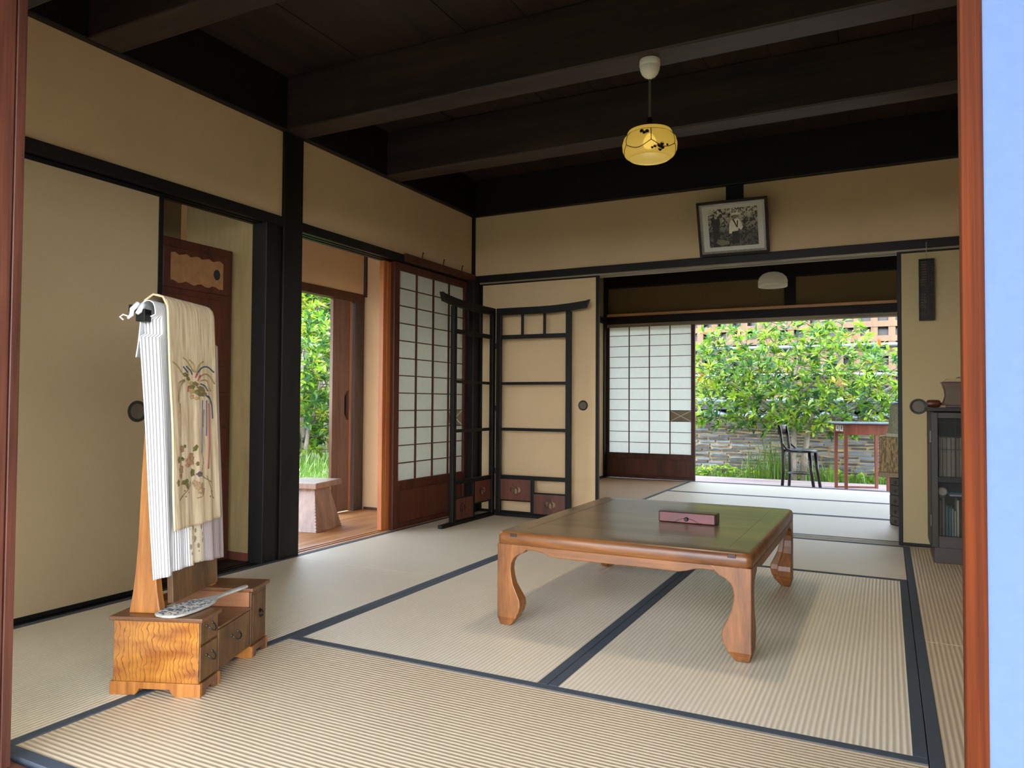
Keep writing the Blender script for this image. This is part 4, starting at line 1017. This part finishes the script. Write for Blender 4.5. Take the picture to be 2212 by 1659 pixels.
# chair on the rear deck
cz = -.12
chn = thing('bentwood_chair', 'dark bentwood chair with a round seat on the rear deck, facing the writing table', 'chair', (1.965, 3.62, cz), math.radians(-10))
dkc = plain('dark_bentwood', '1f1414', .3, var=.2)
MB().lathe([(.0001, .428), (.165, .428), (.172, .432), (.18, .44), (.18, .452), (.172, .458), (.16, .456)], (0, 0, 0), 40).build('seat_rim', dkc, chn, smooth=True)
MB().lathe([(.0001, .452), (.162, .4565)], (0, 0, 0), 40).build('perforated_seat', plain('glossy_seat_ply', '6f6a72', .15, vs=80, var=.3), chn, smooth=True)
for s in (-1, 1):
    MB().tube([(.17, s*.125, 0), (.135, s*.115, .25), (.12, s*.11, .43)], [.015, .018, .019], 10).build('leg', dkc, chn, smooth='all')
    MB().tube([(-.165, s*.125, 0), (-.15, s*.118, .22), (-.150, s*.115, .43), (-.17, s*.118, .58), (-.19, s*.12, .70)], [.015, .018, .018, .017, .015], 10).build('leg', dkc, chn, smooth='all')
    MB().tube([(-.178, s*.118, .62), (-.16, s*.13, .52), (-.10, s*.155, .455), (-.02, s*.168, .442)], .011, 8).build('bent_brace', dkc, chn, smooth='all')
MB().lathe([(.134+.008*math.cos(q), .205+.006*math.sin(q)) for q in [2*pi*i/8 for i in range(9)]], (0, 0, 0), 40).build('foot_ring', dkc, chn, smooth='all')
MB().grid(lambda a, b: (-.19-.018*math.cos((a-.5)*pi)-.004*b, -.135+.27*a, .615+.1*b), 14, 2).build('back_rest', dkc, chn, smooth='all', solid=.022)
# writing table on the rear deck
wt = thing('writing_table', 'slender red-brown table with a blue-grey top on the rear deck, right of the chair', 'table', (2.345, 3.85, cz), math.radians(19))
MB().box(0, .60, 0, .50, .730, .745).build('top', MT['bluetop'], wt, .002)
MB().box(-.002, .602, -.002, .502, .722, .7305).build('top_edge', MT['dkred'], wt, .002)
redw = wood('reddish_table_wood', '5a2a1c', '8c4a33', 'z', 10, .4)
for x_, y_ in ((.07, .07), (.07, .43), (.50, .07), (.50, .43)): MB().bar((x_, y_, 0), (x_, y_, .722), .03, .03, w2=.036, h2=.036).build('leg', redw, wt, .002)
B('apron', .07, .50, .052, .066, .61, .722, redw, wt); B('apron', .07, .50, .434, .448, .61, .722, redw, wt); B('apron', .49, .504, .07, .43, .61, .722, redw, wt)
ap = MB(); 
cutout('pierced_end_board', [(.10, .635), (.40, .635), (.40, .72), (.10, .72)], [[(.115, .645), (.24, .645), (.24, .71), (.115, .71)], [(.26, .645), (.385, .645), (.385, .71), (.26, .71)]], .012, redw, wt, lambda a, b, c: Vector((.06+c, a, b)))
for a0 in (.118, .263):
    pn = B('openwork_light_panel', .056, .058, a0, a0+.119, .647, .708, 'matb', wt, 0)  # pale panel paints the light showing through the openwork
    mb = MB()
    for k in range(5): mb.bar((.0553, a0+.03+.013*k, .66), (.0553, a0+.035+.011*k, .70), .001, .004, upv=(0, 1, 0))
    for k in range(3): mb.bar((.0553, a0+.025, .665+.014*k), (.0553, a0+.095, .668+.013*k), .001, .003, upv=(0, 0, 1))
    mb.build('openwork_tracery', MT['pk'], pn)
MB().bar((.07, .43, .012), (.50, .43, .012), .02, .016).build('foot_bar', redw, wt)

# ================================================================== GARDENS
GZ = -.30
struct(MB().box(-40, 40, -30, 40, GZ-.1, GZ).build('ground', MT['ground']))
gw = thing('garden_wall', 'mud wall of stacked grey roof tiles with a tiled coping behind the rear garden', 'wall', (0, 0, GZ))
GY = 7.4
MB().box(-4.5, 8.5, GY, GY+.35, 0, .95).build('mud_core', MT['tan'], gw)
mb = MB(); z = .02; k = 0
while z < .84:
    x = -2.5+R.random()*.2
    curvy = (k % 6 in (1,)) or k in (9,)
    while x < 6.2:
        w = .20+R.random()*.12; h = .025+R.random()*.008; yy = GY-.022-R.random()*.02; mi = 0 if R.random() < .6 else 1
        if (curvy and R.random() < .75) or R.random() < .06:
            n = 6; sg = 1 if R.random() < .7 else -1; pts = [(x+w*i/n, z+.012*sg*math.sin(pi*i/n)) for i in range(n+1)]
            poly = [(a, b+.0) for a, b in pts]+[(a, b+.020) for a, b in reversed(pts)]
            mb.prism(poly, 'y', yy, GY+.02, mi)
        else:
            tl = (R.random()-.5)*.010
            mb.prism([(x, z+tl), (x+w, z-tl), (x+w, z-tl+h), (x, z+tl+h)], 'y', yy, GY+.02, mi)
        x += w+.012+R.random()*.03
    z += .0475; k += 1
mb.build('embedded_tiles', [MT['tile'], MT['tile2']], gw)
# coping: wavy eave tiles, flat courses, round ridge
mb = MB()
def wave(x): q = (x/.27) % 1; return .03*(math.cos(2*pi*q) if q < .5 else -1+.0) if False else .034*math.sin(2*pi*q)+.012*math.sin(4*pi*q)
def eave(a, b):
    x = -2.5+8.8*a; return (x, GY-.18+.30*b, .93+.10*b+wave(x)*(1-b*.2))
mb.grid(eave, 440, 2)
mb.build('eave_tiles', MT['tile2'], gw, smooth='all', solid=.022)
mb = MB()
for i in range(4): mb.box(-2.5, 6.3, GY-.06+.02*i, GY+.34, 1.03+.028*i, 1.052+.028*i)
mb.build('flat_courses', MT['tile'], gw, .003)
x = -2.5; mb = MB()
while x < 6.3: mb.tube([(x, GY+.15, 1.165), (x+.285, GY+.15, 1.165)], .055, 14).tube([(x-.01, GY+.15, 1.165), (x+.02, GY+.15, 1.165)], .06, 14); x += .29
mb.build('ridge_tiles', MT['tile2'], gw, smooth=True)
# timber lattice building behind
LYY = 11.5
lb = thing('timber_lattice_building', 'building front of pale square timber lattice with metal rails, behind the garden wall', 'building', (0, 0, GZ))
B('dark_wall_behind', -8, 10, LYY+.3, LYY+.4, 1.55, 5, 'latd', lb, 0); B('sky_reflection_panel', -8, 10, LYY+.3, LYY+.4, 0, 1.55, 'latl', lb, 0)
mb = MB()
for i in range(42): x = -5+i*.313; mb.box(x, x+.125, LYY, LYY+.12, 0, 4.2)
mb.build('upright', MT['lat'], lb, 0); mb = MB()
for j in range(14): mb.box(-5, 8.3, LYY-.01, LYY+.1, .05+j*.292, .05+j*.292+.115)
mb.build('crosspiece', MT['lat'], lb, 0)
for j in (3, 5, 7): MB().tube([(-5, LYY-.06, .27+(j)*.292), (8.3, LYY-.06, .27+(j)*.292)], .042, 12).build('metal_rail', MT['pipe'], lb, smooth='all')

def leaf(mb, p, d, L, W_, mi, rnd):
    d = d.normalized(); s = d.cross(Vector((0, 0, 1)))
    if s.length < .1: s = Vector((1, 0, 0))
    s.normalize(); n = s.cross(d).normalized(); tw = rnd.uniform(-.7, .7)
    s2 = (s*math.cos(tw)+n*math.sin(tw)); n = s2.cross(d)
    a = p; m1 = p+d*L*.35-n*L*.02; m2 = p+d*L*.7-n*L*.07; e = p+d*L-n*L*.16
    vs = [a, m1+s2*W_*.42+n*W_*.14, m1, m1-s2*W_*.42+n*W_*.14, m2+s2*W_*.4+n*W_*.12, m2, m2-s2*W_*.4+n*W_*.12, e]
    mb.add(vs, [(0, 2, 1), (0, 3, 2), (1, 2, 5, 4), (2, 3, 6, 5), (4, 5, 7), (5, 6, 7)], mi)
def plant(name, label, cat, base, trunks, tips, leafL, rnd, mats, weights, nl=(6, 9), group=None, stems=None, droop=.2, br=.01):
    t = thing(name, label, cat, base, 0, group)
    b0 = Vector((0, 0, 0)); nodes = []
    mb = MB()
    for pts, r in trunks:
        pts = [Vector(p) for p in pts]; mb.tube(pts, [r*(1-.55*i/(len(pts)-1)) for i in range(len(pts))], 9)
        for i in range(len(pts)-1):
            for k in range(5): nodes.append(pts[i].lerp(pts[i+1], k/5))
    nodes = [q for q in nodes if q.z > .25*max(p.z for p in nodes)] or nodes
    mb.build('trunk', MT['bark'], t, smooth='all')
    fo = MB(); bb_ = MB()
    for tip in tips:
        tip = Vector(tip)
        # grow from the closest existing node below it
        st = min(nodes, key=lambda q: (q-tip).length+max(0, q.z-tip.z)*2.0)
        mid = st.lerp(tip, .55)+Vector((rnd.uniform(-.06, .06), rnd.uniform(-.06, .06), -.02))*(tip-st).length*1.2
        rr = br*(.5+.8*(tip-st).length); pts = [st, st.lerp(mid, .5), mid, mid.lerp(tip, .5)+Vector((0, 0, -.0)), tip]
        bb_.tube(pts, [rr, rr*.85, rr*.65, rr*.5, rr*.35], 5, cap=False)
        nodes += [mid, mid.lerp(tip, .5)]
        ax = (tip-mid).normalized(); ax = (ax+Vector((0, 0, .5))).normalized(); o = ax.orthogonal().normalized(); o2 = ax.cross(o)
        n = rnd.randint(*nl); ph = rnd.uniform(0, 6.28); mi0 = rnd.choices(range(len(mats)), weights)[0]
        for k in range(n):
            an = ph+2.4*k; sp = rnd.uniform(.5, 1.15); dd = (ax*rnd.uniform(.25, .9)+(o*math.cos(an)+o2*math.sin(an))*sp+Vector((0, 0, -droop*rnd.random())))
            L = leafL*rnd.uniform(.7, 1.1); mi = mi0 if rnd.random() < .75 else rnd.choices(range(len(mats)), weights)[0]
            leaf(fo, tip-ax*rnd.uniform(0, .35)*leafL*1.3, dd, L, L*.38, mi, rnd)
    bb_.build('branches', MT['barkd'], t, smooth='all')
    fo.build('foliage', mats, t, solid=-1)
    return t
LM = [MT['lf1'], MT['lf2'], MT['lf3'], MT['lf5'], MT['lf4']]
def ell(rnd, c, r, n, shell=.35, zmin=None):
    out = []
    while len(out) < n:
        v = Vector((rnd.uniform(-1, 1), rnd.uniform(-1, 1), rnd.uniform(-1, 1)))
        if not shell < v.length < 1: continue
        p = Vector((c[0]+v.x*r[0], c[1]+v.y*r[1], c[2]+v.z*r[2]))
        if zmin is not None and p.z < zmin: continue
        out.append(p)
    out.sort(key=lambda p: (p-Vector(c)).length)
    return out
rn = random.Random(3)
tx = 1.68
tips = [p for p in ell(rn, (.05, 0, 1.5), (1.95, 1.1, 1.05), 1150, .12, .72) if p.z < 2.5-.42*abs(p.x+.1)**1.2-.12*math.sin(p.x*7)]
plant('spreading_garden_tree', 'wide low tree with pale double trunk and glossy leaves in the rear garden', 'tree', (tx, 6.0, GZ),
      [([(-.04, 0, 0), (-.05, 0, .4), (-.03, .02, .8), (-.06, 0, 1.25), (.05, 0, 1.9)], .05), ([(.07, .05, 0), (.1, .02, .45), (.16, 0, .85), (.3, .1, 1.2)], .05), ([(-.04, 0, .85), (-.5, -.15, 1.15), (-1.0, -.2, 1.55)], .03), ([(.1, 0, .8), (.6, -.1, 1.0), (1.15, 0, 1.35)], .028), ([(-.04, 0, .75), (-.6, -.3, .78), (-1.1, -.3, .95)], .02), ([(0, 0, 1.2), (.5, .1, 1.7), (.9, .2, 2.1)], .022)],
      tips, .122, rn, LM, (9, 7, 4, .8, .2))
plant('small_leafed_shrub', 'yellow-green shrub rising above the wall at the right of the rear garden', 'shrub', (4.15, 9.3, GZ),
      [([(0, 0, 0), (0, 0, .8), (.05, 0, 1.6)], .035)], ell(rn, (0, 0, 1.55), (1.1, .5, .75), 150, .1), .13, rn, LM, (3, 1, 0, 8, 0), (8, 11))
plant('backdrop_bush', 'pale green bush behind the garden wall at the left of the rear view', 'shrub', (-.1, 9.0, GZ),
      [([(0, 0, 0), (0, 0, .7), (0, 0, 1.2)], .03)], ell(rn, (0, 0, 1.25), (1.0, .4, .45), 90, .1), .13, rn, LM, (6, 3, 0, 6, 0))
# left garden
plant('glossy_evergreen_shrub', 'tall dense glossy-leaved shrub seen through the left doorway', 'shrub', (-6.1, 4.8, GZ),
      [([(0, 0, 0), (.02, 0, .5), (-.1, 0, 1.3), (0, 0, 2.0)], .06), ([(.35, -.3, 0), (.34, -.3, .3), (.3, -.2, .7)], .06), ([(0, 0, .4), (.5, -.3, .9), (.7, -.4, 1.4)], .03)],
      ell(rn, (0, 0, 1.45), (1.6, 1.3, 1.25), 620, .45), .17, rn, LM, (6, 7, 5, 3, .05), (7, 10))
plant('bare_branched_tree', 'grey-branched tree with fresh light leaves behind the evergreen shrub on the left', 'tree', (-8.3, 7.9, GZ),
      [([(0, 0, 0), (.1, 0, 1.2), (-.2, 0, 2.2), (.3, 0, 3.4)], .1), ([(0, 0, 1.6), (.7, -.3, 2.4), (1.2, -.3, 3.2)], .06), ([(0, 0, 1.3), (-.7, 0, 2.4), (-1, 0, 3.2)], .06), ([(0, 0, 2), (.9, -.2, 2.6), (1.6, -.2, 2.7)], .04)],
      ell(rn, (.2, 0, 3.3), (2.2, 1.2, 1.1), 260, .2), .16, rn, [MT['lf1'], MT['lf2'], MT['lf3'], MT['lf5'], MT['lf4']], (8, 3, 1, 4, 0), (8, 12), br=.02)
def hedge(name, label, x0, x1, y0, y1, z1, n, L, seed):
    r_ = random.Random(seed); t = thing(name, label, 'hedge', ((x0+x1)/2, (y0+y1)/2, GZ)); w, d_ = (x1-x0)/2, (y1-y0)/2
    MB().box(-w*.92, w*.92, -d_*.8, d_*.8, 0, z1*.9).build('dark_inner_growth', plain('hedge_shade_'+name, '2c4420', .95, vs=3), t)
    mb = MB()
    for _ in range(n):
        p = Vector((r_.uniform(-w, w), r_.uniform(-d_, d_), r_.uniform(.0, z1)))
        if w > d_: p.y = -d_*r_.uniform(.8, 1)
        else: p.x = w*r_.uniform(.9, 1)
        for k in range(4): leaf(mb, p, Vector((r_.uniform(-1, 1), r_.uniform(-1, .4), r_.uniform(-.1, 1))), L, L*.5, r_.choices((0, 1, 2), (3, 4, 4))[0], r_)
    mb.build('leaves', LM, t, solid=-1); return t
hedge('garden_hedge', 'dark green hedge closing off the far end of the left garden', -16, -6.5, 10.2, 11.4, 6.5, 6500, .2, 5)
hedge('side_hedge', 'dark green hedge along the outer side of the left garden', -14, -12.5, -9, 10, 5, 9000, .22, 8)
hedge('low_hedge', 'low clipped greenery between the garden wall and the lattice building', 1.2, 5.0, 8.7, 9.2, 1.25, 500, .12, 6)
def grass(name, label, spots, seed):
    r_ = random.Random(seed); mb = MB()
    for cx, cy, rx, ry, n, h in spots:
        for _ in range(n):
            x = cx+r_.gauss(0, rx); y = cy+r_.gauss(0, ry); hh = h*r_.uniform(.4, 1.1); a = r_.uniform(0, 6.28); ln = r_.uniform(.1, .55)*hh; w = .004+.004*r_.random()
            px, py = math.cos(a), math.sin(a); sx2, sy2 = -py*w, px*w
            p0 = (x, y, GZ); p1 = (x+px*ln*.3, y+py*ln*.3, GZ+hh*.6); p2 = (x+px*ln, y+py*ln, GZ+hh)
            mb.add([(p0[0]-sx2, p0[1]-sy2, p0[2]), (p0[0]+sx2, p0[1]+sy2, p0[2]), (p1[0]+sx2, p1[1]+sy2, p1[2]), (p1[0]-sx2, p1[1]-sy2, p1[2]), p2], [(0, 1, 2, 3), (3, 2, 4)])
    o = mb.build(name, MT['grass'], None, solid=-1); return tag(o, label, 'grass', kind='stuff')
grass('rear_garden_grass', 'tufts of green grass and weeds along the foot of the tiled wall', [(x_, 6.55+.2*R.random(), .35, .14, 110, .07+.10*R.random()) for x_ in [-1+.35*i for i in range(18)]]+[(1.45, 6.1, .12, .12, 90, .72), (2.0, 6.0, .1, .1, 80, .4), (1.2, 6.3, .15, .1, 80, .6), (3.3, 6.2, .25, .1, 60, .4)], 11)
grass('lawn_grass', 'lush green lawn outside the left doorway', [(-5.2+.35*(i % 6), 1.2+.55*(i//6), .3, .3, 520, .17) for i in range(42)]+[(-3.2-.9*(i % 6), -3+.9*(i//6), .6, .6, 150, .15) for i in range(36)]+[(-5.9, 4.0, .9, .5, 1500, .36)], 12)

r_ = random.Random(21); mb = MB()
for _ in range(420):
    x = r_.uniform(-1, 5); y = r_.uniform(6.45, 7.2); h = r_.uniform(.02, .16)*(1.3 if r_.random() < .2 else .8)
    for k in range(5): leaf(mb, Vector((x, y, GZ+h)), Vector((r_.uniform(-1, 1), r_.uniform(-1, 1), r_.uniform(.0, .6))), r_.uniform(.04, .075), .045, r_.choices((0, 1, 3), (5, 3, 2))[0], r_)
tag(mb.build('garden_weeds', LM, None, solid=-1), 'low broad-leaved weeds between the grass along the tiled wall', 'weeds', kind='stuff')
